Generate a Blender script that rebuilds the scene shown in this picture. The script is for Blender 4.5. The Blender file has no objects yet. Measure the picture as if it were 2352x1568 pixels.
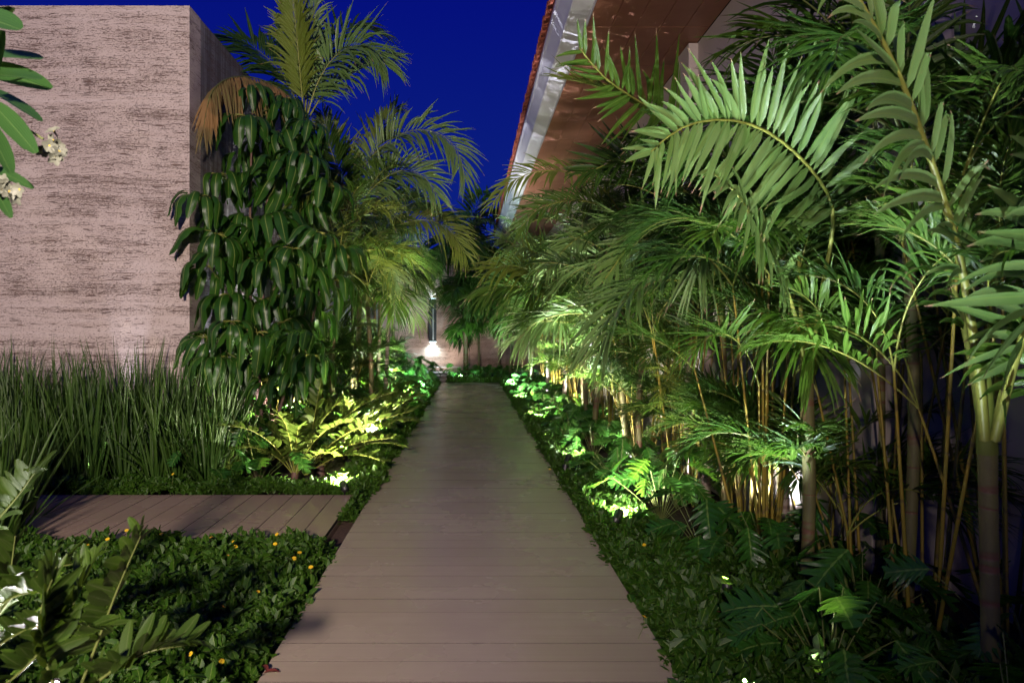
import bpy, math, random
import numpy as np
from mathutils import Vector, Matrix

C = bpy.context.scene.collection
SC = bpy.context.scene
rng = np.random.default_rng(7)
random.seed(7)
F, VX, VY, H = 1600.0, 1079.0, 765.0, 1.6        # how the photograph was measured (2352 px wide)

def P(px, py, Y):
    "a measured point of the place: sideways and height from the photograph, depth in metres"
    return np.array([(px - VX) * Y / F, Y, H - (py - VY) * Y / F])

# ------------------------------------------------------------------ camera
cam = bpy.data.cameras.new('camera')
cam.sensor_width = 36.0
cam.lens = 36.0 * F / 2352
cam.shift_x = (1176 - VX) / 2352
cam.shift_y = -(784 - VY) / 2352
cam.clip_start = 0.05
cam.clip_end = 600
cam.dof.use_dof = True
cam.dof.focus_distance = 9.5
cam.dof.aperture_fstop = 4.2
co = bpy.data.objects.new('camera', cam)
C.objects.link(co)
co.location = (0, 0, H)
co.rotation_euler = (math.pi / 2, 0, 0)
SC.camera = co

# ------------------------------------------------------------------ sky (clear night, deep blue)
W = bpy.data.worlds.new('World')
SC.world = W
W.use_nodes = True
nt = W.node_tree
nt.nodes.clear()
tc = nt.nodes.new('ShaderNodeTexCoord')
sp = nt.nodes.new('ShaderNodeSeparateXYZ')
cr = nt.nodes.new('ShaderNodeValToRGB')
bg = nt.nodes.new('ShaderNodeBackground')
ow = nt.nodes.new('ShaderNodeOutputWorld')
nt.links.new(tc.outputs['Generated'], sp.inputs[0])
nt.links.new(sp.outputs['Z'], cr.inputs[0])
nt.links.new(cr.outputs[0], bg.inputs[0])
nt.links.new(bg.outputs[0], ow.inputs[0])
cr.color_ramp.elements[0].position = 0.0
cr.color_ramp.elements[0].color = (0.005, 0.020, 0.215, 1)
cr.color_ramp.elements[1].position = 0.42
cr.color_ramp.elements[1].color = (0.0015, 0.0055, 0.200, 1)
e = cr.color_ramp.elements.new(0.9)
e.color = (0.001, 0.003, 0.13, 1)
bg.inputs[1].default_value = 1.0

# ------------------------------------------------------------------ view and render
SC.view_settings.view_transform = 'Standard'
SC.view_settings.look = 'None'
SC.view_settings.exposure = 0.0
SC.view_settings.gamma = 1.0
SC.view_settings.use_curve_mapping = False
cy = SC.cycles
cy.use_denoising = True
cy.max_bounces = 6
cy.diffuse_bounces = 2
cy.glossy_bounces = 3
cy.transmission_bounces = 3
cy.transparent_max_bounces = 4
cy.caustics_reflective = False
cy.caustics_refractive = False
cy.sample_clamp_indirect = 3.0
cy.use_adaptive_sampling = True
cy.adaptive_threshold = 0.015

# ------------------------------------------------------------------ the terrace lamp on the house behind the camera
KEY = bpy.data.lights.new('terrace_lamp_light', 'SPOT')
KEY.shadow_soft_size = 0.22
KEY.energy = 6200
KEY.spot_size = math.radians(90)
KEY.spot_blend = 1.0
KEY.color = (1.0, 0.83, 0.73)
ko = bpy.data.objects.new('terrace_lamp_light', KEY)
C.objects.link(ko)
ko.location = (-1.0, -4.2, 3.2)
ko.rotation_euler = (Vector((-4.6, 8.6, 2.4)) - ko.location).to_track_quat('-Z', 'Y').to_euler()

COOL = (0.80, 0.90, 1.0)
CYAN = (0.62, 0.95, 1.0)
WARM = (1.0, 0.90, 0.74)
NEUT = (1.0, 0.96, 0.88)
LAV = (0.84, 0.84, 1.0)

# ================================================================== node helpers
def new_mat(name):
    m = bpy.data.materials.new(name)
    m.use_nodes = True
    t = m.node_tree
    t.nodes.clear()
    out = t.nodes.new('ShaderNodeOutputMaterial')
    b = t.nodes.new('ShaderNodeBsdfPrincipled')
    t.links.new(b.outputs[0], out.inputs[0])
    return m, t, b, out

def nd(t, kind, **kw):
    n = t.nodes.new(kind)
    for k, v in kw.items():
        if hasattr(n, k):
            setattr(n, k, v)
        else:
            n.inputs[k].default_value = v
    return n

def mathn(t, op, a, b=None, clamp=False):
    n = t.nodes.new('ShaderNodeMath')
    n.operation = op
    n.use_clamp = clamp
    for i, x in enumerate((a, b)):
        if x is None:
            continue
        if isinstance(x, (int, float)):
            n.inputs[i].default_value = x
        else:
            t.links.new(x, n.inputs[i])
    return n.outputs[0]

def mixc(t, fac, a, b, mode='MIX'):
    n = t.nodes.new('ShaderNodeMixRGB')
    n.blend_type = mode
    for i, x in enumerate((fac, a, b)):
        if isinstance(x, (int, float)):
            n.inputs[i].default_value = x
        elif isinstance(x, tuple):
            n.inputs[i].default_value = (*x, 1) if len(x) == 3 else x
        else:
            t.links.new(x, n.inputs[i])
    return n.outputs[0]

def ramp(t, fac, stops):
    n = t.nodes.new('ShaderNodeValToRGB')
    t.links.new(fac, n.inputs[0])
    els = n.color_ramp.elements
    while len(els) < len(stops):
        els.new(0.5)
    for e_, (p, c) in zip(els, stops):
        e_.position = p
        e_.color = (c, c, c, 1) if isinstance(c, (int, float)) else (*c, 1)
    return n.outputs[0]

def noise(t, vec, scale, detail=3, rough=0.5, dist=0.0):
    n = t.nodes.new('ShaderNodeTexNoise')
    n.inputs['Scale'].default_value = scale
    n.inputs['Detail'].default_value = detail
    n.inputs['Roughness'].default_value = rough
    n.inputs['Distortion'].default_value = dist
    if vec is not None:
        t.links.new(vec, n.inputs['Vector'])
    return n.outputs[0]

def pos(t, scale=(1, 1, 1)):
    g = t.nodes.new('ShaderNodeNewGeometry')
    m = t.nodes.new('ShaderNodeMapping')
    m.inputs['Scale'].default_value = scale
    t.links.new(g.outputs['Position'], m.inputs['Vector'])
    return m.outputs[0]

def bump(t, b, h, strength=0.3, dist=0.01):
    n = t.nodes.new('ShaderNodeBump')
    n.inputs['Strength'].default_value = strength
    n.inputs['Distance'].default_value = dist
    t.links.new(h, n.inputs['Height'])
    t.links.new(n.outputs[0], b.inputs['Normal'])

# ================================================================== materials
def travertine(name, base=(0.52, 0.415, 0.40), streaks=False):
    m, t, b, out = new_mat(name)
    # horizontally bedded stone: warp height slightly, then stretch everything along the beds
    g = t.nodes.new('ShaderNodeNewGeometry')
    warp = noise(t, pos(t, (0.35, 0.35, 0.5)), 1.0, 2)
    sx = t.nodes.new('ShaderNodeSeparateXYZ')
    t.links.new(g.outputs['Position'], sx.inputs[0])
    z = mathn(t, 'ADD', sx.outputs['Z'], mathn(t, 'MULTIPLY', warp, 0.30))
    h = mathn(t, 'ADD', sx.outputs['X'], sx.outputs['Y'])
    cb = t.nodes.new('ShaderNodeCombineXYZ')
    t.links.new(h, cb.inputs[0])
    t.links.new(z, cb.inputs[2])
    def st(sxx, szz):
        mp = t.nodes.new('ShaderNodeMapping')
        mp.inputs['Scale'].default_value = (sxx, 1, szz)
        t.links.new(cb.outputs[0], mp.inputs['Vector'])
        return mp.outputs[0]
    beds = noise(t, st(0.16, 7.5), 1.0, 4, 0.6)             # broad beds
    fine = noise(t, st(1.2, 26), 1.0, 3, 0.6)
    cloud = noise(t, st(1.4, 2.4), 1.0, 4, 0.6)
    p1 = noise(t, st(4.5, 90), 1.0, 3, 0.6, 0.3)               # drawn-out pits
    p2 = noise(t, st(26, 95), 1.0, 3, 0.6, 0.5)               # small round pits
    bandmask = ramp(t, beds, [(0.36, 0.30), (0.58, 1.0)])
    patch = ramp(t, cloud, [(0.35, 0.35), (0.55, 1.0)])
    bm = mathn(t, 'MULTIPLY', bandmask, patch)
    thr1 = mathn(t, 'ADD', p1, mathn(t, 'MULTIPLY', bm, 0.10))
    thr2 = mathn(t, 'ADD', p2, mathn(t, 'MULTIPLY', bm, 0.11))
    pit1 = ramp(t, thr1, [(0.650, 0.0), (0.69, 1.0)])
    pit2 = ramp(t, thr2, [(0.672, 0.0), (0.72, 0.9)])
    pits = mathn(t, 'MAXIMUM', pit1, pit2)
    pits = mathn(t, 'MAXIMUM', pits, mathn(t, 'MULTIPLY', ramp(t, mathn(t, 'ADD', noise(t, st(40, 120), 1.0, 2, 0.6), mathn(t, 'MULTIPLY', bm, 0.08)), [(0.64, 0.0), (0.70, 0.8)]), 1.0))
    col = mixc(t, ramp(t, beds, [(0.3, 0.0), (0.7, 1.0)]), tuple(c * 1.08 for c in base), tuple(c * f for c, f in zip(base, (0.88, 0.83, 0.79))))
    col = mixc(t, ramp(t, fine, [(0.35, 0.0), (0.7, 0.55)]), col, tuple(c * f for c, f in zip(base, (0.78, 0.70, 0.62))))
    col = mixc(t, ramp(t, cloud, [(0.3, 0.35), (0.7, 0.0)]), col, tuple(min(1, c * f) for c, f in zip(base, (1.15, 1.2, 1.22))))
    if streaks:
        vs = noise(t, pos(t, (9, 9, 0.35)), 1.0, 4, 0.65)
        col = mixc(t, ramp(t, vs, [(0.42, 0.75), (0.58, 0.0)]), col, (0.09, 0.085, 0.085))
    col = mixc(t, pits, col, (0.16, 0.10, 0.08))
    t.links.new(col, b.inputs['Base Color'])
    b.inputs['Roughness'].default_value = 0.75
    hh = mathn(t, 'SUBTRACT', mathn(t, 'MULTIPLY', fine, 0.25), pits)
    bump(t, b, hh, 0.8, 0.012)
    return m

def composite_board(name, axis, base):
    m, t, b, out = new_mat(name)
    s = (0.6, 60, 30) if axis == 'x' else (60, 0.6, 30)
    g1 = noise(t, pos(t, s), 1.0, 4, 0.6)
    g2 = noise(t, pos(t, (1.1, 1.1, 1)), 1.0, 4, 0.6)
    oi = t.nodes.new('ShaderNodeObjectInfo')
    col = mixc(t, ramp(t, g1, [(0.3, 0.0), (0.75, 0.7)]), base, tuple(c * 0.80 for c in base))
    col = mixc(t, mathn(t, 'MULTIPLY', oi.outputs['Random'], 0.30), col, tuple(c * 0.72 for c in base))
    col = mixc(t, ramp(t, g2, [(0.42, 0.30), (0.60, 0.0)]), col, tuple(c * f for c, f in zip(base, (0.70, 0.66, 0.62))))
    sc = noise(t, pos(t, (5, 22, 5) if axis == 'x' else (22, 5, 5)), 1.0, 5, 0.7)
    col = mixc(t, ramp(t, sc, [(0.66, 0.0), (0.72, 0.5)]), col, tuple(c * 0.55 for c in base))
    t.links.new(col, b.inputs['Base Color'])
    r = ramp(t, g2, [(0.3, 0.20), (0.7, 0.32)])
    t.links.new(r, b.inputs['Roughness'])
    b.inputs['Specular IOR Level'].default_value = 0.42
    bump(t, b, g1, 0.05, 0.002)
    return m

def plain(name, col, rough=0.6, metal=0.0, nscale=6.0, var=0.15, bmp=0.1):
    m, t, b, out = new_mat(name)
    n = noise(t, pos(t), nscale, 4, 0.6)
    c = mixc(t, ramp(t, n, [(0.35, 0.0), (0.7, 1.0)]), col, tuple(x * (1 - var) for x in col))
    t.links.new(c, b.inputs['Base Color'])
    b.inputs['Roughness'].default_value = rough
    b.inputs['Metallic'].default_value = metal
    if bmp:
        bump(t, b, n, bmp, 0.01)
    return m

def emitter(name, col, s):
    m, t, b, out = new_mat(name)
    b.inputs['Base Color'].default_value = (*col, 1)
    b.inputs['Emission Color'].default_value = (*col, 1)
    b.inputs['Emission Strength'].default_value = s
    return m

def leaf_mat(name, c1, c2, rough=0.42, trans=0.28, rib=(0.25, 0.35, 0.08), tip=0.0, dead=0.0, blotch=0.0, tcol=None, ribw=0.035, ns=5.0):
    m, t, b, out = new_mat(name)
    uv = t.nodes.new('ShaderNodeUVMap')
    s = t.nodes.new('ShaderNodeSeparateXYZ')
    t.links.new(uv.outputs[0], s.inputs[0])
    U, V = s.outputs[0], s.outputs[1]
    oi = t.nodes.new('ShaderNodeObjectInfo')
    n = noise(t, pos(t), ns, 3, 0.6)
    fac = mathn(t, 'ADD', mathn(t, 'MULTIPLY', oi.outputs['Random'], 0.5), mathn(t, 'MULTIPLY', ramp(t, n, [(0.3, 0.0), (0.7, 1.0)]), 0.5))
    col = mixc(t, fac, c1, c2)
    if blotch:
        nb = noise(t, pos(t), 60.0, 4, 0.7)
        col = mixc(t, ramp(t, nb, [(0.55, 0.0), (0.72, blotch)]), col, (0.32, 0.24, 0.07))
    du = mathn(t, 'ABSOLUTE', mathn(t, 'SUBTRACT', U, 0.5))
    ribm = mathn(t, 'LESS_THAN', du, ribw)
    col = mixc(t, mathn(t, 'MULTIPLY', ribm, 0.7), col, rib)
    vein = nd(t, 'ShaderNodeTexWave', wave_type='BANDS', bands_direction='X')
    vein.inputs['Scale'].default_value = 3.2
    vein.inputs['Distortion'].default_value = 0.6
    t.links.new(uv.outputs[0], vein.inputs['Vector'])
    col = mixc(t, mathn(t, 'MULTIPLY', vein.outputs['Fac'], 0.22), col, tuple(x * 0.45 for x in c1))
    if tip:
        nt_ = noise(t, pos(t), 9.0, 2)
        tm = mathn(t, 'ADD', V, mathn(t, 'MULTIPLY', nt_, 0.35))
        col = mixc(t, ramp(t, tm, [(1.10 - 0.12 * tip, 0.0), (1.16 - 0.12 * tip, 1.0)]) if False else ramp(t, mathn(t, 'SUBTRACT', tm, 0.2), [(0.90, 0.0), (0.955, 0.9)]), col, (0.42, 0.24, 0.16))
    if dead:
        nn = noise(t, pos(t), 2.5, 2)
        col = mixc(t, ramp(t, nn, [(0.5, 0.0), (0.62, dead)]), col, (0.30, 0.17, 0.06))
    t.links.new(col, b.inputs['Base Color'])
    b.inputs['Roughness'].default_value = rough
    b.inputs['Specular IOR Level'].default_value = 0.45
    bump(t, b, vein.outputs['Fac'], 0.18, 0.003)
    tr = t.nodes.new('ShaderNodeBsdfTranslucent')
    tc_ = mixc(t, 0.5, col, tcol or (0.22, 0.50, 0.035))
    t.links.new(tc_, tr.inputs['Color'])
    mx = t.nodes.new('ShaderNodeMixShader')
    mx.inputs[0].default_value = trans
    t.links.new(b.outputs[0], mx.inputs[1])
    t.links.new(tr.outputs[0], mx.inputs[2])
    t.links.new(mx.outputs[0], out.inputs[0])
    return m

def trunk_mat(name, c1, c2, ring, rs=7.0):
    m, t, b, out = new_mat(name)
    zz = noise(t, pos(t, (0.4, 0.4, rs)), 1.0, 2, 0.5)
    ringm = ramp(t, zz, [(0.47, 0.0), (0.495, 1.0), (0.505, 1.0), (0.53, 0.0)])
    n = noise(t, pos(t, (14, 14, 3)), 1.0, 5, 0.7)
    col = mixc(t, ramp(t, n, [(0.35, 0.0), (0.68, 1.0)]), c1, c2)
    col = mixc(t, mathn(t, 'MULTIPLY', ringm, 0.8), col, ring)
    t.links.new(col, b.inputs['Base Color'])
    b.inputs['Roughness'].default_value = 0.6
    bump(t, b, mathn(t, 'SUBTRACT', n, ringm), 0.35, 0.006)
    return m

M = {}
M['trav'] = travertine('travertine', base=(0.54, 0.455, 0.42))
M['trav_side'] = travertine('weathered_shaded_travertine', base=(0.26, 0.255, 0.27), streaks=True)  # streak stains, plus the side's shade put into a darker base colour
M['trav_far'] = travertine('far_travertine', base=(0.55, 0.38, 0.33))
M['board'] = composite_board('path_board', 'x', (0.47, 0.385, 0.295))
M['deckb'] = composite_board('deck_board', 'y', (0.42, 0.305, 0.235))
M['joist'] = plain('dark_subframe', (0.022, 0.015, 0.012), 0.95)  # also on the board sides, where its near-black stands in for gap shade
M['soil'] = plain('soil', (0.045, 0.026, 0.018), 0.95, nscale=30, var=0.6, bmp=0.8)
M['mulch'] = plain('mulch', (0.10, 0.055, 0.035), 0.9, nscale=50, var=0.6, bmp=0.6)
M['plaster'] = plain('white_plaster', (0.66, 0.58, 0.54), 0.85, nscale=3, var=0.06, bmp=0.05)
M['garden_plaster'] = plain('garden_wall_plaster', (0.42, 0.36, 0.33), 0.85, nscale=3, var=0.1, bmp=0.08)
M['white'] = plain('white_painted_metal', (0.74, 0.73, 0.74), 0.35, nscale=2, var=0.05, bmp=0.02)
def soffit_mat():
    m, t, b, out = new_mat('copper_toned_soffit')
    n = noise(t, pos(t, (3, 3, 3)), 1.0, 4, 0.6)
    oi = t.nodes.new('ShaderNodeObjectInfo')
    base, dk = (0.46, 0.21, 0.125), (0.34, 0.145, 0.085)
    col = mixc(t, ramp(t, n, [(0.3, 0.0), (0.7, 1.0)]), base, dk)
    col = mixc(t, mathn(t, 'MULTIPLY', oi.outputs['Random'], 0.35), col, dk)
    t.links.new(col, b.inputs['Base Color'])
    b.inputs['Roughness'].default_value = 0.5
    bump(t, b, n, 0.08, 0.01)
    return m
M['soffit'] = soffit_mat()
M['tile'] = plain('terracotta', (0.30, 0.075, 0.04), 0.8, nscale=9, var=0.5, bmp=0.3)
M['black'] = plain('black_metal', (0.015, 0.015, 0.017), 0.4, nscale=3, var=0.1, bmp=0)
M['steel'] = plain('brushed_steel', (0.45, 0.44, 0.43), 0.3, metal=0.9, nscale=30, var=0.1, bmp=0)
M['lens'] = emitter('lit_lens', (1.0, 0.80, 0.78), 9.0)
M['lens_cyan'] = emitter('lit_lens_cool', (0.7, 0.95, 1.0), 9.0)
M['stone'] = plain('pale_stone', (0.50, 0.38, 0.35), 0.6, nscale=4, var=0.2)

M['palm'] = leaf_mat('palm_leaf', (0.035, 0.092, 0.009), (0.080, 0.155, 0.016), 0.38, 0.13, tip=1.0, blotch=0.25)
M['palm_dark'] = leaf_mat('dark_palm_leaf', (0.014, 0.050, 0.006), (0.034, 0.090, 0.011), 0.40, 0.22, blotch=0.2)
M['palm_yel'] = leaf_mat('yellowish_palm_leaf', (0.11, 0.19, 0.020), (0.20, 0.25, 0.035), 0.45, 0.26, tip=1.0, blotch=0.6, tcol=(0.42, 0.45, 0.04))
M['palm_pale'] = leaf_mat('pale_waxy_palm_leaf', (0.11, 0.22, 0.045), (0.20, 0.31, 0.105), 0.34, 0.13, tip=1.0, blotch=0.3, tcol=(0.28, 0.50, 0.10))
M['dead'] = leaf_mat('dried_palm_leaf', (0.20, 0.11, 0.045), (0.12, 0.11, 0.03), 0.7, 0.15, dead=0.9, tcol=(0.3, 0.16, 0.04))
M['rachis'] = plain('green_yellow_rachis', (0.30, 0.32, 0.06), 0.4, nscale=10, var=0.3, bmp=0)
M['rachis_dk'] = plain('olive_rachis', (0.13, 0.16, 0.04), 0.45, nscale=10, var=0.3, bmp=0)
M['cane'] = trunk_mat('yellow_cane', (0.30, 0.20, 0.018), (0.17, 0.16, 0.02), (0.12, 0.08, 0.03), 5)
M['trunk'] = trunk_mat('ringed_palm_trunk', (0.17, 0.155, 0.05), (0.10, 0.095, 0.04), (0.16, 0.06, 0.04), 6)
M['trunk_pale'] = trunk_mat('pale_palm_trunk', (0.36, 0.29, 0.24), (0.26, 0.19, 0.16), (0.12, 0.06, 0.05), 6)
M['shaft'] = trunk_mat('green_crownshaft', (0.16, 0.20, 0.025), (0.11, 0.15, 0.02), (0.14, 0.11, 0.03), 1.5)
M['bark'] = trunk_mat('brown_bark', (0.16, 0.09, 0.065), (0.10, 0.055, 0.04), (0.06, 0.03, 0.025), 9)
M['umb'] = leaf_mat('umbrella_tree_leaf', (0.012, 0.058, 0.005), (0.038, 0.115, 0.010), 0.38, 0.20, rib=(0.26, 0.34, 0.08), ribw=0.035)
M['zamia'] = leaf_mat('broad_leaflet', (0.050, 0.095, 0.009), (0.10, 0.15, 0.020), 0.42, 0.24, rib=(0.2, 0.25, 0.06), tcol=(0.28, 0.44, 0.04))
M['zamia_shaded'] = leaf_mat('shaded_broad_leaflet', (0.028, 0.062, 0.007), (0.055, 0.10, 0.012), 0.45, 0.24, rib=(0.1, 0.14, 0.04), tcol=(0.25, 0.40, 0.03))  # same leaflets with shade put into the colour, for the near left plants
M['xan'] = leaf_mat('philodendron_leaf', (0.018, 0.080, 0.010), (0.038, 0.125, 0.016), 0.30, 0.28, rib=(0.20, 0.30, 0.07), ribw=0.03)
M['iris'] = leaf_mat('strap_leaf', (0.020, 0.060, 0.008), (0.052, 0.105, 0.014), 0.42, 0.25, ribw=0.02)
M['cover'] = leaf_mat('ground_cover_leaf', (0.012, 0.052, 0.003), (0.058, 0.140, 0.006), 0.50, 0.30, ribw=0.02, ns=38.0)
M['plum'] = leaf_mat('frangipani_leaf', (0.030, 0.085, 0.02), (0.045, 0.115, 0.028), 0.33, 0.20, rib=(0.10, 0.18, 0.05), ribw=0.02)
M['petal'] = plain('dimmed_cream_petal', (0.20, 0.21, 0.16), 0.5, nscale=20, var=0.15, bmp=0)  # cream darkened in the colour for the dim light on the blooms
M['ypetal'] = plain('yellow_petal', (0.85, 0.58, 0.02), 0.5, nscale=20, var=0.2, bmp=0)
M['opetal'] = plain('orange_centre', (0.70, 0.20, 0.01), 0.6, nscale=20, var=0.2, bmp=0)
M['redleaf'] = plain('dry_red_leaf', (0.16, 0.03, 0.02), 0.6, nscale=20, var=0.4, bmp=0)

# ================================================================== mesh helpers
class MB:
    "collects quads (numpy), uv and a material index"
    def __init__(s):
        s.V, s.Q, s.U, s.K, s.n = [], [], [], [], 0
    def add(s, V, Q, U=None, k=0):
        V = np.asarray(V, float).reshape(-1, 3)
        Q = np.asarray(Q, int).reshape(-1, 4)
        if U is None:
            U = np.full((len(V), 2), 0.3)
        s.V.append(V); s.Q.append(Q + s.n); s.U.append(U); s.K.append(np.full(len(Q), k))
        s.n += len(V)
        return s
    def mesh(s, name, mats, smooth=True, origin=(0, 0, 0)):
        V = np.concatenate(s.V) - np.asarray(origin, float)
        Q = np.concatenate(s.Q); U = np.concatenate(s.U); K = np.concatenate(s.K)
        me = bpy.data.meshes.new(name)
        me.vertices.add(len(V)); me.vertices.foreach_set('co', V.astype(np.float32).ravel())
        me.loops.add(Q.size); me.loops.foreach_set('vertex_index', Q.astype(np.int32).ravel())
        me.polygons.add(len(Q))
        me.polygons.foreach_set('loop_start', np.arange(0, Q.size, 4, dtype=np.int32))
        me.polygons.foreach_set('loop_total', np.full(len(Q), 4, np.int32))
        me.polygons.foreach_set('material_index', K.astype(np.int32))
        me.polygons.foreach_set('use_smooth', np.full(len(Q), smooth))
        uv = me.uv_layers.new(name='UVMap')
        uv.data.foreach_set('uv', U[Q.ravel()].astype(np.float32).ravel())
        for mm in (mats if isinstance(mats, (list, tuple)) else [mats]):
            me.materials.append(mm)
        me.update(calc_edges=True)
        return me
    def box(s, a, b, k=0):
        x0, y0, z0 = a; x1, y1, z1 = b
        V = [(x0, y0, z0), (x1, y0, z0), (x1, y1, z0), (x0, y1, z0), (x0, y0, z1), (x1, y0, z1), (x1, y1, z1), (x0, y1, z1)]
        return s.add(V, [(0, 3, 2, 1), (4, 5, 6, 7), (0, 1, 5, 4), (1, 2, 6, 5), (2, 3, 7, 6), (3, 0, 4, 7)], k=k)

def bbox_mesh(name, a, b, mat, bev=0.0, origin=(0, 0, 0)):
    "box with small chamfers on its upper long edges (as real sawn or cast pieces have)"
    mb = MB()
    if bev <= 0:
        mb.box(a, b)
        return mb.mesh(name, mat, False, origin)
    import bmesh
    bm = bmesh.new()
    bmesh.ops.create_cube(bm, size=1.0)
    for v in bm.verts:
        v.co = Vector([(a[i] + b[i]) / 2 + v.co[i] * (b[i] - a[i]) - origin[i] for i in range(3)])
    bmesh.ops.bevel(bm, geom=bm.edges[:], offset=bev, segments=1, affect='EDGES')
    me = bpy.data.meshes.new(name)
    bm.to_mesh(me); bm.free()
    me.materials.append(mat)
    return me

def link(name, me, parent=None, loc=None):
    o = bpy.data.objects.new(name, me)
    C.objects.link(o)
    if parent is not None:
        o.parent = parent
    if loc is not None:
        o.location = loc
    return o

def worldloc(o):
    v = np.zeros(3)
    while o is not None:
        v += np.array(o.location)
        o = o.parent
    return v

def part(name, mb, mats, parent, smooth=True):
    "mesh given in world coordinates, hung under an unrotated parent"
    return link(name, mb.mesh(name, mats, smooth, worldloc(parent)), parent)

def thing(name, label, cat, loc=(0, 0, 0), group=None, me=None):
    o = bpy.data.objects.new(name, me)
    C.objects.link(o)
    o.location = [float(x) for x in loc]
    o['label'] = label
    o['category'] = cat
    if group:
        o['group'] = group
    return o

def solo(name, label, cat, mb, mats, loc, group=None, smooth=True):
    return thing(name, label, cat, loc, group, mb.mesh(name, mats, smooth, loc))

def structure(name, me, kind='structure'):
    o = link(name, me)
    o['kind'] = kind
    return o

def nz(v):
    v = np.asarray(v, float)
    return v / np.maximum(np.linalg.norm(v, axis=-1, keepdims=True), 1e-9)

def curve(pts, n):
    "Catmull-Rom through the points, n samples evenly by length"
    pts = np.asarray(pts, float)
    if len(pts) == 2:
        d = pts[0] + (pts[1] - pts[0]) * np.linspace(0, 1, 24)[:, None]
    else:
        p = np.vstack([2 * pts[0] - pts[1], pts, 2 * pts[-1] - pts[-2]])
        out = []
        for i in range(1, len(p) - 2):
            t = np.linspace(0, 1, 14, endpoint=(i == len(p) - 3))[:, None]
            a, b, c, d_ = p[i - 1], p[i], p[i + 1], p[i + 2]
            out.append(0.5 * ((2 * b) + (-a + c) * t + (2 * a - 5 * b + 4 * c - d_) * t ** 2 + (-a + 3 * b - 3 * c + d_) * t ** 3))
        d = np.vstack(out)
    s = np.concatenate([[0], np.cumsum(np.linalg.norm(np.diff(d, axis=0), axis=1))])
    u = np.linspace(0, s[-1], n)
    return np.stack([np.interp(u, s, d[:, i]) for i in range(3)], 1), s[-1]

def tube(mb, pts, r0, r1, k=0, sides=6, n=None, wob=0.0, rad=None):
    if n is None:
        n = max(3, len(pts))
    c, L = curve(pts, n)
    T = nz(np.gradient(c, axis=0))
    ref = np.where(np.abs(T[:, 2:3]) > 0.9, np.array([[1.0, 0, 0]]), np.array([[0, 0, 1.0]]))
    # keep one reference for the whole tube so that it does not twist
    ref = np.array([0.31, 0.9, 0.1]) if np.mean(np.abs(T[:, 2])) > 0.6 else np.array([0.02, 0.05, 1.0])
    A = nz(np.cross(T, ref)); B = np.cross(T, A)
    r = np.linspace(r0, r1, n) if rad is None else np.asarray(rad(np.linspace(0, 1, n)))
    if wob:
        r = r * (1 + wob * rng.standard_normal(n))
    a = np.linspace(0, 2 * math.pi, sides, endpoint=False)
    V = c[:, None, :] + r[:, None, None] * (np.cos(a)[None, :, None] * A[:, None, :] + np.sin(a)[None, :, None] * B[:, None, :])
    i = np.arange(n - 1)[:, None] * sides; j = np.arange(sides)[None, :]; j2 = (j + 1) % sides
    Q = np.stack([i + j, i + j2, i + j2 + sides, i + j + sides], -1).reshape(-1, 4)
    U = np.stack(np.broadcast_arrays(np.full((1, sides), 0.3), np.linspace(0, .8, n)[:, None]), -1).reshape(-1, 2)
    mb.add(V.reshape(-1, 3), Q, U, k)
    return c

def blade_profile(s, kind):
    if kind == 'lance':      # palm leaflet
        return np.sin(math.pi * np.clip(s, 0, 1) ** 0.62) ** 0.75 * (1 - 0.25 * s) + 0.03
    if kind == 'oval':       # broad blunt leaflet
        return np.sin(math.pi * np.clip(s * 0.93 + 0.04, 0, 1) ** 0.9) ** 0.55
    if kind == 'strap':
        return np.clip(1 - s, 0, 1) ** 0.45 * (0.55 + 0.45 * np.minimum(1, s * 5)) + 0.02
    if kind == 'cut':        # wide, blunt, torn end
        return (0.25 + 0.75 * np.sin(math.pi * np.clip(s, 0, 1) ** 0.6) ** 0.6) * (1 - 0.5 * s ** 4)
    return 1 - s

def blades(mb, P0, D, N, L, Wd, droop, segs=4, kind='lance', fold=0.25, k=0, curl=None, each=None):
    "many leaf blades at once; P0, D, N: (n,3)  L, Wd, droop: (n,)"
    n = len(P0)
    s = np.linspace(0, 1, segs + 1)
    D = nz(D); N = nz(N - D * np.sum(N * D, 1, keepdims=True))
    L = np.broadcast_to(L, n); Wd = np.broadcast_to(Wd, n); droop = np.broadcast_to(droop, n)
    c = P0[:, None, :] + D[:, None, :] * (L[:, None] * s)[:, :, None] * (1 - 0.22 * np.clip(droop, 0, 1.4)[:, None, None] * (s ** 2)[None, :, None])
    c[:, :, 2] -= (droop * L)[:, None] * (s ** 2)[None, :]
    if curl is not None:
        c += curl[:, None, :] * (s ** 2)[None, :, None]
    T = nz(np.gradient(c, axis=1))
    S = nz(np.cross(T, N[:, None, :]))
    NN = np.cross(S, T)
    w = Wd[:, None] * blade_profile(s, kind)[None, :] * 0.5
    lft = c - S * w[:, :, None] + NN * (w * fold * 2)[:, :, None]
    rgt = c + S * w[:, :, None] + NN * (w * fold * 2)[:, :, None]
    V = np.stack([lft, c, rgt], 2)                     # n, segs+1, 3, xyz
    base = (np.arange(n) * (segs + 1) * 3)[:, None, None]
    i = (np.arange(segs) * 3)[None, :, None]
    j = np.arange(2)[None, None, :]
    a = base + i + j
    Q = np.stack([a, a + 1, a + 4, a + 3], -1)
    U = np.empty((n, segs + 1, 3, 2)); U[..., 0] = np.array([0, .5, 1.0]); U[..., 1] = s[None, :, None]
    if each is not None:
        for q in range(n):
            m1 = MB(); m1.add(V[q].reshape(-1, 3), Q[q].reshape(-1, 4) - q * (segs + 1) * 3, U[q].reshape(-1, 2), k)
            each(m1)
        return
    mb.add(V.reshape(-1, 3), Q.reshape(-1, 4), U.reshape(-1, 2), k)

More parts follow.
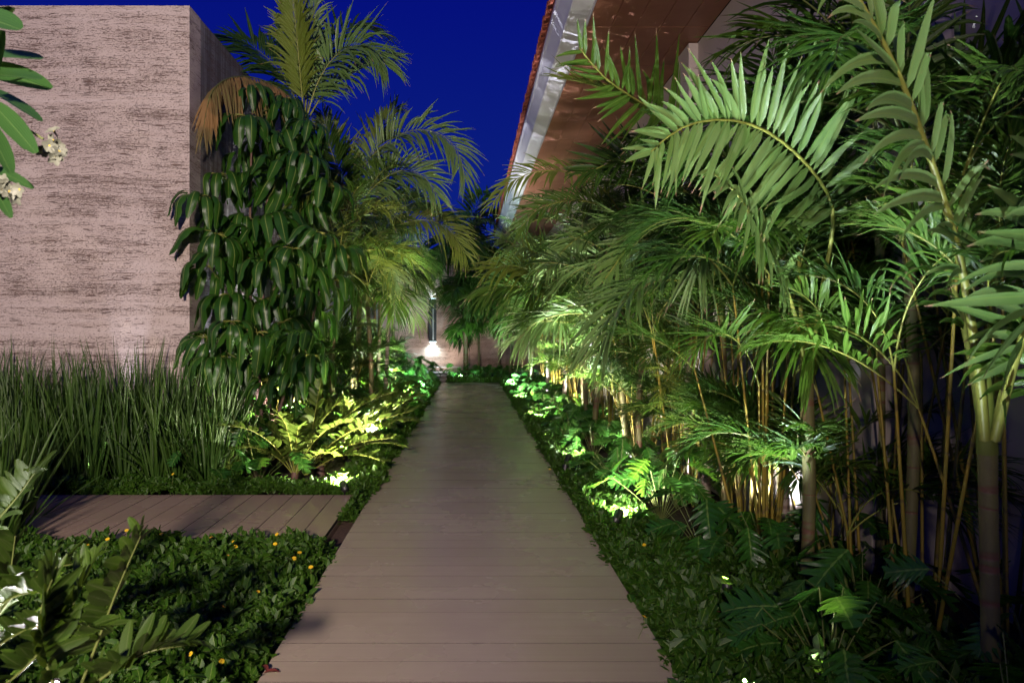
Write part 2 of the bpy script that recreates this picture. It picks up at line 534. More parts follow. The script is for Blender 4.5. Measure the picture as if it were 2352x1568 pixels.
# ------------------------------------------------------------------ fronds
def frond(parent, pts, ll=0.45, lw=0.03, pairs=34, t0=0.2, a0=62, a1=22, vee=22, droop=0.35, hint=None, leaf='palm', rach='rachis',
          r0=0.012, segs=4, kind='lance', fold=0.25, jit=1.0, sides=(-1, 1), single=False, tipl=0.45, basel=0.6, name='frond', hang=0.0, lens=None):
    pts = np.asarray(pts, float)
    N_ = 22
    c, L = curve(pts, N_)
    T = nz(np.gradient(c, axis=0))
    hz = np.array([0, 0, 1.0]) if hint is None else nz(np.asarray(hint, float))
    if hint is None:
        flat = T.copy(); flat[:, 2] = 0
        fl = flat.sum(0); fl = nz(fl) if np.linalg.norm(fl) > .05 else np.array([0, -1.0, 0])
        # keep the upper side up even where the frond stands upright or hangs
        up = np.array([[0, 0, 1.0]]) - fl[None, :] * 0.0
        Nn = up - T * np.sum(up * T, 1, keepdims=True)
        steep = np.abs(T[:, 2:3]) > 0.93
        Nn = np.where(steep, -np.sign(T[:, 2:3]) * fl[None, :], Nn)
    else:
        Nn = hz[None, :] - T * np.sum(hz[None, :] * T, 1, keepdims=True)
    Nn = nz(Nn)
    S = nz(np.cross(T, Nn))
    mb = MB()
    tube(mb, c, r0, r0 * 0.25, k=1, sides=5, n=N_)
    obj = None
    if single:
        obj = part(name, mb, [M[leaf], M[rach]], parent)
    t = np.linspace(t0, 0.995, pairs)
    for sg in sides:
        tt = np.clip(t + rng.normal(0, 0.25 / pairs, pairs), t0, 1)
        ix = tt * (N_ - 1)
        def at(A):
            return np.stack([np.interp(ix, np.arange(N_), A[:, q]) for q in range(3)], 1)
        p, tv, sv, nv = at(c), nz(at(T)), nz(at(S)), nz(at(Nn))
        u = (tt - t0) / (1 - t0)
        ang = np.radians(a0 + (a1 - a0) * u ** 1.3 + rng.normal(0, 5 * jit, pairs))
        ve = np.radians(vee + rng.normal(0, 9 * jit, pairs))
        D = tv * np.cos(ang)[:, None] + (sg * sv * np.cos(ve)[:, None] + nv * np.sin(ve)[:, None]) * np.sin(ang)[:, None]
        if hang:
            D = nz(D + np.array([0, 0, -hang]))
        prof = np.where(u < .4, basel + (1 - basel) * np.sin(u / .4 * math.pi / 2), 1 - (1 - tipl) * ((u - .4) / .6) ** 1.6)
        Ls = ll * prof * (1 + 0.07 * jit * rng.standard_normal(pairs))
        Ws = lw * (0.65 + 0.35 * np.sin(np.clip(u * 1.1, 0, 1) * math.pi)) * (1 + 0.15 * rng.standard_normal(pairs))
        dr = np.clip(droop + 0.14 * jit * rng.standard_normal(pairs), -0.2, 2)
        curl = rng.normal(0, 0.05 * jit, (pairs, 3)) * Ls[:, None]
        if single:
            blades(mb, p, D, nv + 0.3 * tv, Ls, Ws, dr, segs + 2, kind, fold, 0, curl,
                   each=lambda m1: part('leaflet', m1, [M[leaf]], obj))
        else:
            blades(mb, p, D, nv + 0.3 * tv, Ls, Ws, dr, segs, kind, fold, 0, curl)
    if not single:
        obj = part(name, mb, [M[leaf], M[rach]], parent)
    return obj

def arch(base, az, e0, L, bend, n=7, pw=1.5, sway=0.0):
    "points of an arching rachis"
    pts = [np.array(base, float)]
    for i in range(n):
        s = (i + 0.5) / n
        e_ = math.radians(e0 - bend * s ** pw)
        a = math.radians(az + sway * s)
        pts.append(pts[-1] + (L / n) * np.array([math.cos(e_) * math.cos(a), math.cos(e_) * math.sin(a), math.sin(e_)]))
    return np.array(pts)

def palm_root(name, label, cat, base, top, r0, r1, tmat='trunk', group=None, shaft=0.45, lean=None):
    base = np.asarray(base, float); top = np.asarray(top, float)
    o = thing(name, label, cat, base, group)
    mid = (base + top) / 2 + (np.array([rng.normal(0, .03), rng.normal(0, .03), 0]) if lean is None else np.asarray(lean))
    def rad(s):
        rr = r0 + (r1 - r0) * s
        rr = rr * (1 + 0.035 * (np.sin(s * 60) > 0.8)) 
        return rr + r0 * 0.35 * np.exp(-s * 14)
    mb = MB(); tube(mb, [base, mid, top], r0, r1, n=34, sides=10, rad=rad)
    part('trunk', mb, M[tmat], o)
    if shaft:
        d = nz(top - mid)
        mb = MB()
        tube(mb, [top - d * 0.01, top + d * shaft * .5, top + d * shaft], r1, r1, n=8, sides=8, rad=lambda s: r1 * (1.04 + 0.35 * np.sin(s * math.pi * .7) - 0.75 * s))
        part('crownshaft', mb, M['shaft'], o)
    return o

def crown(o, top, nf, L=1.3, ll=0.42, lw=0.03, e=(20, 80), bend=(60, 110), az0=None, azr=360, leaf=('palm',), pairs=30, segs=3, seed=0, droop=0.35, r0=0.011, rach='rachis', vee=20):
    r = np.random.default_rng(seed)
    for i in range(nf):
        az = (az0 if az0 is not None else 0) - azr / 2 + azr * (i + r.uniform(.15, .85)) / nf
        lf = leaf[r.integers(len(leaf))]
        pts = arch(np.asarray(top) + r.normal(0, .015, 3), az, r.uniform(*e), L * r.uniform(.8, 1.15), r.uniform(*bend), sway=r.normal(0, 15))
        frond(o, pts, ll * r.uniform(.85, 1.1), lw, pairs, leaf=lf, segs=segs, droop=droop * r.uniform(.6, 1.5), r0=r0, rach=rach, vee=vee)

# ================================================================== SETTING
# ---- ground
mb = MB(); mb.box((-60, -20, -0.6), (60, 120, -0.10))
structure('ground', mb.mesh('ground', M['soil'], False))

# ---- path of cross boards
PW = 0.975
mb = MB(); mb.box((-PW + .02, -1.0, -0.3), (PW - .02, 22.55, -0.034))
path = structure('path', mb.mesh('path', M['joist'], False))
pitch = 0.2
nb = int((22.6 + 1.0) / pitch)
def board_mesh(a, b, mat):
    me = bbox_mesh('board', a, b, mat, 0)
    me.materials.append(M['joist'])
    for p_ in me.polygons:
        if p_.normal.z < .5: p_.material_index = 1  # shade in the gaps put into the colour: sides near-black, not lit
    return me
bmes = [board_mesh((-PW, 0.0, -0.03), (PW, pitch - 0.0028, 0.0), M['board']) for _ in range(1)]
for i in range(nb):
    o = link('board', bmes[0], path, (random.uniform(-.001, .001), -1.0 + i * pitch, random.uniform(-.0008, .0008)))

# ---- deck on the left, boards run away from the camera
mb = MB(); mb.box((-6.3, 4.0, -0.3), (-1.16, 6.88, -0.038))
deck = structure('deck', mb.mesh('deck', M['joist'], False))
dm = board_mesh((0, 4.0, -0.034), (0.1935, 6.9, 0.0), M['deckb'])
for i in range(25):
    link('board', dm, deck, (-1.143 - 0.2 * (i + 1) + 0.004, random.uniform(-.002, .002), random.uniform(-.0008, .0008)))
mb = MB(); mb.box((-1.158, 4.0, -0.2), (-1.143, 6.9, -0.036))
part('edge_board', mb, M['deckb'], deck, False)

# bed between deck and path
mb = MB(); mb.box((-1.141, 4.2, -0.2), (-PW - .002, 6.95, -0.085))
structure('bed_strip', mb.mesh('bed_strip', M['mulch'], False))

# ---- large travertine wall on the left
XW, YW, ZW = -3.46, 8.6, 5.64
wall = thing('travertine_wall', 'tall pinkish travertine wall with pitted horizontal beds behind the strap-leaved clumps', 'wall', (-7, YW, -0.1))
mb = MB(); mb.box((-14, YW, -0.1), (XW, YW + 0.35, ZW))
part('front_face', mb, M['trav'], wall, False)
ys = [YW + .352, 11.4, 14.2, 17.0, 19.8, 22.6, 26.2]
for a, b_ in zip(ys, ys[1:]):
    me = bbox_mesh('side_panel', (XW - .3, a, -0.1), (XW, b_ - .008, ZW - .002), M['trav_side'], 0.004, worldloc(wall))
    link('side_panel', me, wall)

# ---- far end wall with ledge, steps and light
YF = 28.0
fw = thing('end_wall', 'pinkish stone wall closing the far end of the garden path', 'wall', (0, YF, -0.1))
fxs = [-5.2, -2.6, 0.0, 2.6, 5.2]
for a, b_ in zip(fxs, fxs[1:]):
    link('stone_slab', bbox_mesh('stone_slab', (a, YF, 0.25), (b_ - .008, YF + .3, 4.85), M['trav_far'], 0.004, worldloc(fw)), fw)
link('ledge', bbox_mesh('ledge', (-5.2, YF - .35, 0.05), (5.2, YF - .002, 0.25), M['stone'], 0.01, worldloc(fw)), fw)
for i in range(3):
    st_ = thing('stone_step', ['lowest pale stone step left of the far end of the path', 'middle pale stone step left of the far end of the path', 'topmost pale stone step left of the far end of the path'][i],
                'step', (-1.9, 24.2 + i * 1.1, 0), 'stone steps at the far end of the path',
                bbox_mesh('stone_step', (-1.1, 0, -0.1 + i * .001), (1.1, 1.1, -0.03 + i * .06), M['stone'], 0.01))
lx = (994 - VX) * YF / F
sc_ = thing('wall_light', 'tall black wall light glowing at its foot on the end wall', 'wall light', (lx, YF - .06, 2.12))
link('housing', bbox_mesh('housing', (-.15, -.10, -.86), (.15, .058, .86), M['black'], 0.01), sc_)
link('metal_strip', bbox_mesh('metal_strip', (.0, -.115, -.8), (.05, -.102, .45), M['steel'], 0), sc_)
link('lens', bbox_mesh('lens', (-.13, -.09, -.88), (.13, .04, -.863), M['lens_cyan'], 0), sc_)
link('lens', bbox_mesh('lens', (-.13, -.09, .863), (.13, .04, .878), M['lens_cyan'], 0), sc_)
for zz, tz, en in ((-.90, -1, 170), (0.90, 1, 60)):
    l = bpy.data.lights.new('wall_light_beam', 'SPOT'); l.energy = en; l.spot_size = 2.4; l.spot_blend = 1; l.color = CYAN; l.shadow_soft_size = .05
    lo = bpy.data.objects.new('wall_light_beam', l); C.objects.link(lo); lo.parent = sc_
    lo.location = (0, -.03, zz); lo.rotation_euler = (0 if tz < 0 else math.pi, 0, 0)

# ---- house on the right
house = thing('house', 'white house with copper coloured eaves and terracotta roof edge on the right', 'house', (2.83, 17, -0.1))
hl = worldloc(house)
XH, ZS, Y0, Y1 = 2.83, 5.2, 4.6, 29.5
mb = MB(); mb.box((XH, Y0, -0.1), (XH + 5, Y1, ZS - .002))
part('wall', mb, M['plaster'], house, False)
mb = MB(); mb.box((XH + .35, -2, -0.1), (XH + 5, Y0 - .002, ZS - .002))
part('recessed_wall', mb, M['plaster'], house, False)
link('pier', bbox_mesh('pier', (XH - .12, 8.62, -0.1), (XH - .001, 9.1, ZS - .012), M['plaster'], 0.004, hl), house)
# soffit panels: five across, 1.2 m long
XA = 1.37
pw_ = (XH - XA - .01) / 5
pm = bbox_mesh('soffit_panel', (0.002, 0.002, 0), (pw_ - .004, 1.194, .02), M['soffit'], 0.0035)
for j in range(5):
    for i in range(21):
        link('soffit_panel', pm, house, np.array([XA + .006 + j * pw_, 4.6 + i * 1.2, ZS + .001 + random.uniform(0, .0015)]) - hl)
mb = MB(); mb.box((XA + .004, 4.6, ZS + .03), (XH + 3, Y1, ZS + .08))
part('eave_slab', mb, M['joist'], house, False)
# gutter and fascia: swept section in lengths of about 4 m
sec = [(1.37, 5.19), (1.37, 5.235), (1.345, 5.245), (1.17, 5.285), (1.145, 5.30), (1.135, 5.34), (1.06, 5.50), (1.03, 5.54), (1.03, 5.60), (1.45, 5.62), (1.45, 5.30)]
def sweep(y0, y1):
    s_ = np.array(sec); n = len(s_)
    V = np.vstack([np.c_[s_[:, 0], np.full(n, y0), s_[:, 1]], np.c_[s_[:, 0], np.full(n, y1), s_[:, 1]]])
    Q = [(i, (i + 1) % n, n + (i + 1) % n, n + i) for i in range(n)]
    m = MB(); m.add(V, Q); return m
gy = [4.6, 8.8, 13.0, 17.2, 21.4, 25.6, 29.5]
for a, b_ in zip(gy, gy[1:]):
    part('gutter', sweep(a, b_ - .006), M['white'], house, False)
# roof slope and its lowest course of barrel tiles
V = [(1.03, 4.6, 5.62), (6.5, 4.6, 7.4), (6.5, 29.5, 7.4), (1.03, 29.5, 5.62), (1.03, 4.6, 5.66), (6.5, 4.6, 7.44), (6.5, 29.5, 7.44), (1.03, 29.5, 5.66)]
mb = MB(); mb.add(V, [(0, 1, 2, 3), (4, 7, 6, 5), (0, 3, 7, 4), (0, 4, 5, 1), (3, 2, 6, 7), (1, 5, 6, 2)])
part('roof', mb, M['tile'], house, False)
def tile_mesh():
    m = MB(); a = np.linspace(0, math.pi, 9); Rr, rr = .092, .078
    rows = []
    for x, k_ in ((0, 1.0), (.42, .86)):
        for R_ in (Rr, rr):
            rows.append(np.c_[np.full(9, x), np.cos(a) * R_ * k_, np.sin(a) * R_ * k_ + x * .325])
    V = np.vstack(rows); Q = []
    for i in range(8):
        Q += [(i, i + 1, 18 + i + 1, 18 + i), (9 + i, 27 + i, 27 + i + 1, 9 + i + 1), (i, 9 + i, 9 + i + 1, i + 1), (18 + i, 18 + i + 1, 27 + i + 1, 27 + i)]
    Q += [(0, 18, 27, 9), (8, 17, 35, 26)]
    m.add(V, Q)
    return m.mesh('roof_tile', M['tile'])
tm = tile_mesh()
for i in range(118):
    o = link('roof_tile', tm, house, np.array([.965 + random.uniform(-.012, .012), 4.7 + i * .21, 5.64 + random.uniform(-.004, .008)]) - hl)
    o.rotation_euler = (random.uniform(-.03, .03), 0, random.uniform(-.04, .04))

# low garden wall in front of the house
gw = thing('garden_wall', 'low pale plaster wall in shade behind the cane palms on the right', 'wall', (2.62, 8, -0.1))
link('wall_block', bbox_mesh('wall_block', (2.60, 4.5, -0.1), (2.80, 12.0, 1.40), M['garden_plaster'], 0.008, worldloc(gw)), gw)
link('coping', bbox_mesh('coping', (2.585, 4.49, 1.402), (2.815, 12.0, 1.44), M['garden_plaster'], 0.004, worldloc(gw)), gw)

# ================================================================== garden spotlights
NL = [0]
EK = 2.2
def spot(loc, aim, energy, col=NEUT, size=55, label=None, lens='lens', blend=.6, soft=.03, tall=.22, vis=True):
    loc = np.asarray(loc, float); aim = np.asarray(aim, float)
    d = nz(aim - loc)
    q = Vector(d).to_track_quat('-Z', 'Y')
    if vis:
        NL[0] += 1
        o = thing('garden_spotlight', label or 'small dark spike spotlight half hidden in the planting', 'spotlight', (loc[0], loc[1], -0.1), 'spike spotlights hidden in the planting')
        mb = MB()
        a = loc - d * .13; 
        tube(mb, [a, loc - d * .01], .034, .036, n=4, sides=12)
        tube(mb, [a - d * .02, a], .012, .034, n=3, sides=12)
        part('housing', mb, M['black'], o)
        mb = MB(); tube(mb, [loc - d * .022, loc - d * .018], .030, .0005, n=3, sides=12)
        part('lens', mb, M[lens], o)
        mb = MB(); tube(mb, [(loc[0], loc[1], -.1), a], .009, .009, n=3, sides=6)
        part('stake', mb, M['black'], o)
    l = bpy.data.lights.new('spotlight_beam', 'SPOT')
    l.energy = energy * EK; l.color = col; l.spot_size = math.radians(size); l.spot_blend = blend; l.shadow_soft_size = soft
    lo = bpy.data.objects.new('spotlight_beam', l); C.objects.link(lo)
    lo.parent = o
    lo.location = [float(x) for x in loc + d * .02 - worldloc(o)]
    lo.rotation_euler = q.to_euler()

def G(px, py, z=0.05):
    Y = F * (H - z) / (py - VY)
    return np.array([(px - VX) * Y / F, Y, z])

# left side
spot((-1.28, 7.00, .10), (-2.0, 8.6, .75), 170, WARM, 150, 'spotlight with a bright pink lens in the cover behind the deck corner')
spot((-1.45, 8.3, .10), (-2.1, 9.6, 1.6), 420, WARM, 110, 'spotlight hidden under the brightly lit broad-leaflet fronds')
spot((-1.42, 10.6, .15), (-2.0, 12.2, 1.5), 320, NEUT, 150, 'spotlight standing in the dense bushes left of the path')
spot((-1.36, 14.5, .2), (-1.9, 16.5, 2.2), 260, COOL, 150, 'steel spotlight beside the narrow far part of the path')
spot((-1.36, 18.5, .2), (-1.8, 20.5, 2.0), 260, CYAN, 150, 'cool white spotlight near the far left end of the path')
spot((-0.30, 23.4, .15), (-0.3, 24.1, .7), 380, CYAN, 120, 'cool spotlight in the bushes closing the path', 'lens_cyan')
spot((-1.25, 9.2, .1), (-2.4, 10.8, 5), 1000, NEUT, 60, 'added spotlight in the path cover brightening the tallest palm')  # added lamp, brightens the tall palm from the path side
spot((-1.25, 10.9, .1), (-1.75, 12.6, 4.0), 1100, NEUT, 65, 'added spotlight in the path cover brightening the arching palms')  # added lamp, brightens the arching fronds from the path side
spot((-2.45, 9.9, .1), (-2.4, 10.8, 5), 900, NEUT, 75, 'spotlight at the foot of the tallest palm on the left')
spot((-2.2, 12.8, .1), (-2.0, 13.4, 4), 700, NEUT, 85, 'spotlight under the arching yellowish palms left of the path')
spot((-2.0, 16.5, .1), (-1.7, 17.3, 4), 700, NEUT, 80, 'spotlight under the farther palms left of the path')
spot((-2.9, 9.1, .1), (-3.42, 10.0, 3.0), 150, LAV, 60, 'spotlight washing the streaked side of the stone wall, nearest the corner')
for y_ in (12.0, 14.6, 17.4, 20.4):
    spot((-3.1, y_, .1), (-3.44, y_ + .5, 4.0), 260, LAV, 70, 'spotlight at the foot of the streaked side of the stone wall')
spot((-4.20, 8.40, .1), (-4.20, 8.56, 2.4), 70, LAV, 22, 'spotlight grazing the travertine wall behind the strap-leaved clumps', soft=.02)
spot((-3.98, 7.35, .08), (-3.95, 7.75, .9), 45, NEUT, 60, 'spotlight buried in the strap-leaved clumps')
spot((-1.66, 2.75, .22), (-1.75, 2.5, .8), 16, NEUT, 120, 'spotlight under the broad-leaflet fronds in the near left corner')
# right side
spot((1.24, 5.75, .13), (1.75, 6.6, .55), 120, NEUT, 150, 'brightest spotlight at the right edge of the path')
spot((1.20, 8.4, .13), (1.8, 9.4, 1.2), 110, NEUT, 150, 'spotlight at the right edge of the path below the ringed trunks')
spot((1.15, 12.6, .13), (1.7, 13.6, 1.0), 200, NEUT, 150, 'spotlight in the cover halfway along the right edge of the path')
spot((1.15, 16.2, .13), (1.7, 17.2, 1.0), 260, COOL, 150, 'spotlight in the cover in the far half of the right edge')
spot((1.15, 19.8, .15), (1.6, 20.8, 1.4), 330, CYAN, 150, 'cyan spotlight in the bushes near the far right end of the path', 'lens_cyan')
spot((2.30, 7.15, .1), (2.34, 7.7, 1.6), 38, NEUT, 70, 'spotlight glaring at the foot of a pale palm trunk')
spot((2.42, 5.4, .1), (2.60, 6.2, 1.2), 80, LAV, 80, 'cool spotlight behind the cane palms against the low wall')
spot((1.55, 4.2, .1), (2.05, 5.3, 3.8), 150, COOL, 75, 'cool spotlight among the dark leaves under the big fronds')
spot((1.15, 2.9, .1), (1.75, 3.9, 2.9), 330, COOL, 55, 'cool spotlight below the large fronds at the right edge')
spot((1.08, 1.7, .1), (2.0, 2.95, 2.6), 150, COOL, 62, 'added cool spotlight beside the path just below the picture')  # added out of view to light the nearest palm from the front left
spot((1.58, 3.15, .08), (1.66, 3.35, .6), 6, NEUT, 90, 'spotlight behind the lobed leaves in the near right corner')
for x_, y_, e_ in ((2.25, 8.9, 90), (2.3, 11.4, 140), (2.3, 14.2, 170), (2.2, 17.2, 230), (2.2, 20.5, 230)):
    spot((x_, y_, .1), (2.0, y_ + 1.4, 4.2), e_, NEUT, 85, 'spotlight among the cane palms, aimed up at the eaves')

for x_, y_, e_ in ((1.10, 8.0, 1100), (1.10, 10.2, 1300), (1.10, 12.6, 1300), (1.10, 15.6, 1500), (1.1, 19.0, 1500)):
    spot((x_, y_, .1), (1.85, y_ + 1.6, 5.2), e_ * .65, LAV, 44, 'spotlight in the right bed throwing palm shadows on the eaves', soft=.015)
spot((-1.0, 26.6, .1), (-1.3, 28.0, 2.0), 45, WARM, 120, 'added spotlight warming the end wall')  # added lamp for a warm glow on the far stone
# ================================================================== PLANTS
# ---------------- ground cover
def cover(name, fn, n, size=.036, k=.5):
    "leaves over the region given by fn(n) -> x, y, depth jitter"
    x, y, edge = fn(n)
    n = len(x)
    h = .06 + .05 * np.sin(x * 9 + y * 5) * np.sin(y * 7 - x * 3) + .02 * np.sin(x * 23 + 4) * np.sin(y * 19)
    z = -0.08 + (h + .09) * edge * rng.uniform(.25, 1, n) ** .5
    az = rng.uniform(0, 2 * math.pi, n); el = np.radians(rng.normal(22, 32, n))
    D = np.stack([np.cos(az) * np.cos(el), np.sin(az) * np.cos(el), np.sin(el)], 1)
    N = np.stack([rng.normal(0, .35, n), rng.normal(0, .35, n), np.ones(n)], 1)
    N = nz(N - D * np.sum(N * D, 1, keepdims=True)); S = np.cross(D, N)
    size = np.where(rng.uniform(0, 1, n) < .10, size * 1.35, size)
    z = z + np.where(size > size.min(), .025, 0)
    L = (size * 1.18 * rng.uniform(.6, 1.45, n))[:, None]; w = L * .29
    p = np.stack([x, y, z], 1)
    f = .25
    a0 = p; t1 = p + D * L - N * L * .12
    r1 = p + D * L * .35 + S * w + N * w * f; r2 = p + D * L * .72 + S * w * .85 + N * w * f * .5
    l1 = p + D * L * .35 - S * w + N * w * f; l2 = p + D * L * .72 - S * w * .85 + N * w * f * .5
    V = np.stack([a0, r1, r2, t1, l2, l1], 1).reshape(-1, 3)
    b = (np.arange(n) * 6)[:, None]
    Q = np.concatenate([b + np.array([0, 1, 2, 3]), b + np.array([0, 3, 4, 5])])
    U = np.tile(np.array([[.5, 0], [1, .35], [.9, .7], [.5, .8], [.1, .7], [0, .35]]), (n, 1))
    mb = MB(); mb.add(V, Q, U)
    return structure(name, mb.mesh(name, M['cover'], False), 'stuff')

def strip(x0, x1, y0, y1, wob=.06, side=None, seed=1, power=1.0):
    def fn(n):
        r = np.random.default_rng(seed)
        u = r.uniform(0, 1, n); y = y0 + (y1 - y0) * r.uniform(0, 1, n) ** power
        wl = wob * (np.sin(y * 3.1 + seed) * .6 + np.sin(y * 7.7 + seed * 2) * .4 + .5 * np.sin(y * 17))
        a = x0 - (wl if side in ('l', 'both') else 0); b = x1 + (wl if side in ('r', 'both') else 0)
        x = a + (b - a) * u
        e = np.clip(np.minimum((x - a), (b - x)) / .07, .45, 1)
        return x, y, e
    return fn
cover('ground_cover', strip(-3.5, -.985, 1.6, 5.22, .03, 'r', 1), 62000, .040)
cover('ground_cover', strip(-4.9, -.93, 6.92, 7.28, .03, 'r', 2), 16000, .036)
cover('ground_cover', strip(-1.42, -.95, 7.1, 22.6, .035, 'r', 3, 1.5), 44000, .045)
cover('ground_cover', strip(.975, 1.55, 2.0, 22.6, .035, 'l', 4, 1.6), 62000, .043)
cover('ground_cover', strip(1.4, 2.6, 1.8, 5.2, .05, None, 5), 16000, .045)
cover('ground_cover', strip(-.75, 2.4, 22.62, 23.6, .05, None, 6), 9000, .06)
cover('ground_cover', strip(-1.135, -.985, 6.0, 6.93, .01, None, 8), 1500, .030)

# mulch chips on the bare soil
def chips():
    n = 9000; r = np.random.default_rng(5)
    x = np.concatenate([r.uniform(-3.4, -1.3, n // 2), r.uniform(1.4, 2.58, n // 2)]); y = r.uniform(5.6, 16, n)
    y[:n // 2] = r.uniform(7.2, 13, n // 2)
    mb = MB(); p = np.stack([x, y, np.full(n, -.095) + r.uniform(0, .02, n)], 1)
    az = r.uniform(0, 6.28, n); D = np.stack([np.cos(az), np.sin(az), r.normal(0, .2, n)], 1)
    blades(mb, p, D, np.tile([0, 0, 1.0], (n, 1)) + r.normal(0, .3, (n, 3)), r.uniform(.02, .06, n), .02, 0.05, 1, 'cut', .1)
    structure('mulch', mb.mesh('mulch', M['mulch'], False), 'stuff')
chips()

# ---------------- yellow flowers
def flower(p, label, s=1.0, tilt=None, mat='ypetal'):
    p = np.asarray(p, float)
    o = thing('yellow_flower' if mat == 'ypetal' else 'orange_flower', label, 'flower', (p[0], p[1], p[2] - .1), 'small daisies in the ground cover')
    mb = MB(); tube(mb, [(p[0] + rng.normal(0, .02), p[1] + rng.normal(0, .02), p[2] - .11), p - [0, 0, .04], p], .0022, .0016, n=6, sides=4)
    part('stem', mb, M['rachis_dk'], o)
    n = 11; a = np.linspace(0, 2 * math.pi, n, endpoint=False)
    tl = rng.normal(0, .5, 2)
    up = nz([tl[0], tl[1] - .35, 1]); A = nz(np.cross(up, [0, 1, .1])); B = np.cross(up, A)
    D = np.cos(a)[:, None] * A + np.sin(a)[:, None] * B + up * .15
    mb = MB(); blades(mb, np.tile(p, (n, 1)), D, np.tile(up, (n, 1)), min(.019, .019) * s, .010 * s, .15, 3, 'oval', .1)
    part('petals', mb, M['ypetal'], o)
    mb = MB(); tube(mb, [p - up * .002, p + up * .003 * s, p + up * .006 * s], (.0035) * s, .001, n=4, sides=7)
    part('flower_centre', mb, M['opetal'], o)
fl = [(291, 1217, 'yellow daisy sticking up against the deck left of the broad frond tip'), (247, 1237, 'yellow daisy seen against the deck just right of the strap leaves'),
      (200, 1250, 'dim yellow daisy nearest the left end of the deck'), (370, 1225, 'yellow daisy standing over the deck edge right of the broad frond'),
      (485, 1233, 'small closed daisy over the middle of the deck front edge'), (537, 1243, 'pair-forming yellow daisy, upper one, on the cover edge under the deck'),
      (541, 1254, 'pair-forming orange-yellow daisy, lower one, on the cover edge under the deck'), (525, 1275, 'low orange daisy below the pair in the near cover'),
      (632, 1248, 'orange daisy below a taller bloom near the deck corner'), (636, 1226, 'small top bloom nearest the deck corner'),
      (676, 1281, 'upright yellow daisy next to the path corner'), (688, 1268, 'yellow daisy just above the upright one by the path'),
      (714, 1301, 'nodding yellow daisy closest to the path edge'), (592, 1358, 'yellow daisy in the middle of the near cover'),
      (513, 1392, 'tall yellow daisy on a long pale stem in the near cover'), (437, 1500, 'ragged orange daisy low in the near cover'),
      (509, 1517, 'round orange-yellow daisy nearest the bottom of the near cover'),
      (1479, 1250, 'small yellow daisy in the cover beside the right path edge, nearest the camera'), (1480, 1415, 'yellow bud in the dark cover on the right'),
      (1263, 1077, 'orange daisy lying at the right path edge'), (1360, 1155, 'yellow daisy in the bright cover left of the glare'),
      (397, 1088, 'single orange bloom at the foot of the strap leaves')]
for px, py, lb in fl:
    z = .13 if py < 1240 else .11
    if py < 1100 and px < 1000: z = .22
    Yf = F * (H - z) / (py - VY)
    flower(P(px, py, Yf), lb, .75 if Yf < 4 else .85)
# fallen dry leaves on the path
for px, py, lb in ((607, 1545, 'curled dark red leaf lying on the near left corner of the path'), (1630, 1407, 'dark red fallen leaf in the cover right of the path')):
    p = G(px, py, .012 if px < 1000 else .10)
    mb = MB(); blades(mb, np.array([p, p + [.01, .01, .004]]), np.array([[1, .3, .1], [-.6, .8, .15]]), np.array([[0, .1, 1.0], [.1, 0, 1.0]]), .07, .03, .15, 4, 'oval', .4)
    solo('fallen_leaf', lb, 'leaf', mb, M['redleaf'], p)

# ---------------- strap-leaved clumps
def strap_clump(x, y, n, h, lean, label, group, seed, wmul=1.0, mat='iris'):
    r = np.random.default_rng(seed)
    az = r.uniform(0, 2 * math.pi, n); rad = r.uniform(0, .12, n)
    p = np.stack([x + np.cos(az) * rad, y + np.sin(az) * rad * .8, np.full(n, -.1)], 1)
    el = np.radians(90 - np.abs(r.normal(0, lean * r.uniform(.7, 1.5), n)) - 2)
    D = np.stack([np.cos(az) * np.cos(el), np.sin(az) * np.cos(el), np.sin(el)], 1)
    N = np.stack([-np.cos(az + r.normal(0, .8, n)), -np.sin(az + r.normal(0, .8, n)), np.full(n, .2)], 1)
    L = h * r.uniform(.40, 1.12, n)
    mb = MB()
    blades(mb, p, D, N, L, (.030) * wmul * r.uniform(.6, 1.2, n), np.where(r.uniform(0, 1, n) < .12, r.uniform(.2, .5, n), r.uniform(0, .06, n)), 5, 'strap', .25,
           curl=np.stack([r.normal(0, .07, n), r.normal(0, .07, n), np.zeros(n)], 1) * h)
    return solo('strap_leaf_clump', label, 'plant', mb, M[mat], (x, y, -.1), group)
sg = 'strap-leaved clumps in front of the travertine wall'
k = 0
for row, (yy, n_) in enumerate(((7.42, 15), (7.68, 14), (7.95, 14), (8.25, 13))):
    for i in range(n_):
        xx = -6.6 + 3.75 * (i + .5 * (row % 2)) / (n_ - 1) + random.uniform(-.07, .07)
        k += 1
        strap_clump(xx, yy + random.uniform(-.06, .06), 60, random.uniform(1.25, 1.65) * (1.0 if xx < -3.2 else .9), 9.5,
                    ['upright strap-leaved clump in the front row by the deck', 'upright strap-leaved clump in the second row', 'upright strap-leaved clump in the third row', 'upright strap-leaved clump in the row nearest the travertine wall'][row], sg, 100 + k)
for i, (xx, yy, lb) in enumerate(((-3.72, 5.55, 'dark strap-leaved clump overlapping the left end of the deck'), (-3.50, 5.05, 'nearest dark strap-leaved clump in front of the deck end'), (-4.0, 5.25, 'dark strap-leaved clump at the left border of the picture'),
                                  (-3.95, 6.1, 'strap-leaved clump standing behind the dark ones at the deck end'))):
    strap_clump(xx, yy, 70, 1.12, 13, lb, None, 300 + i, 1.1)

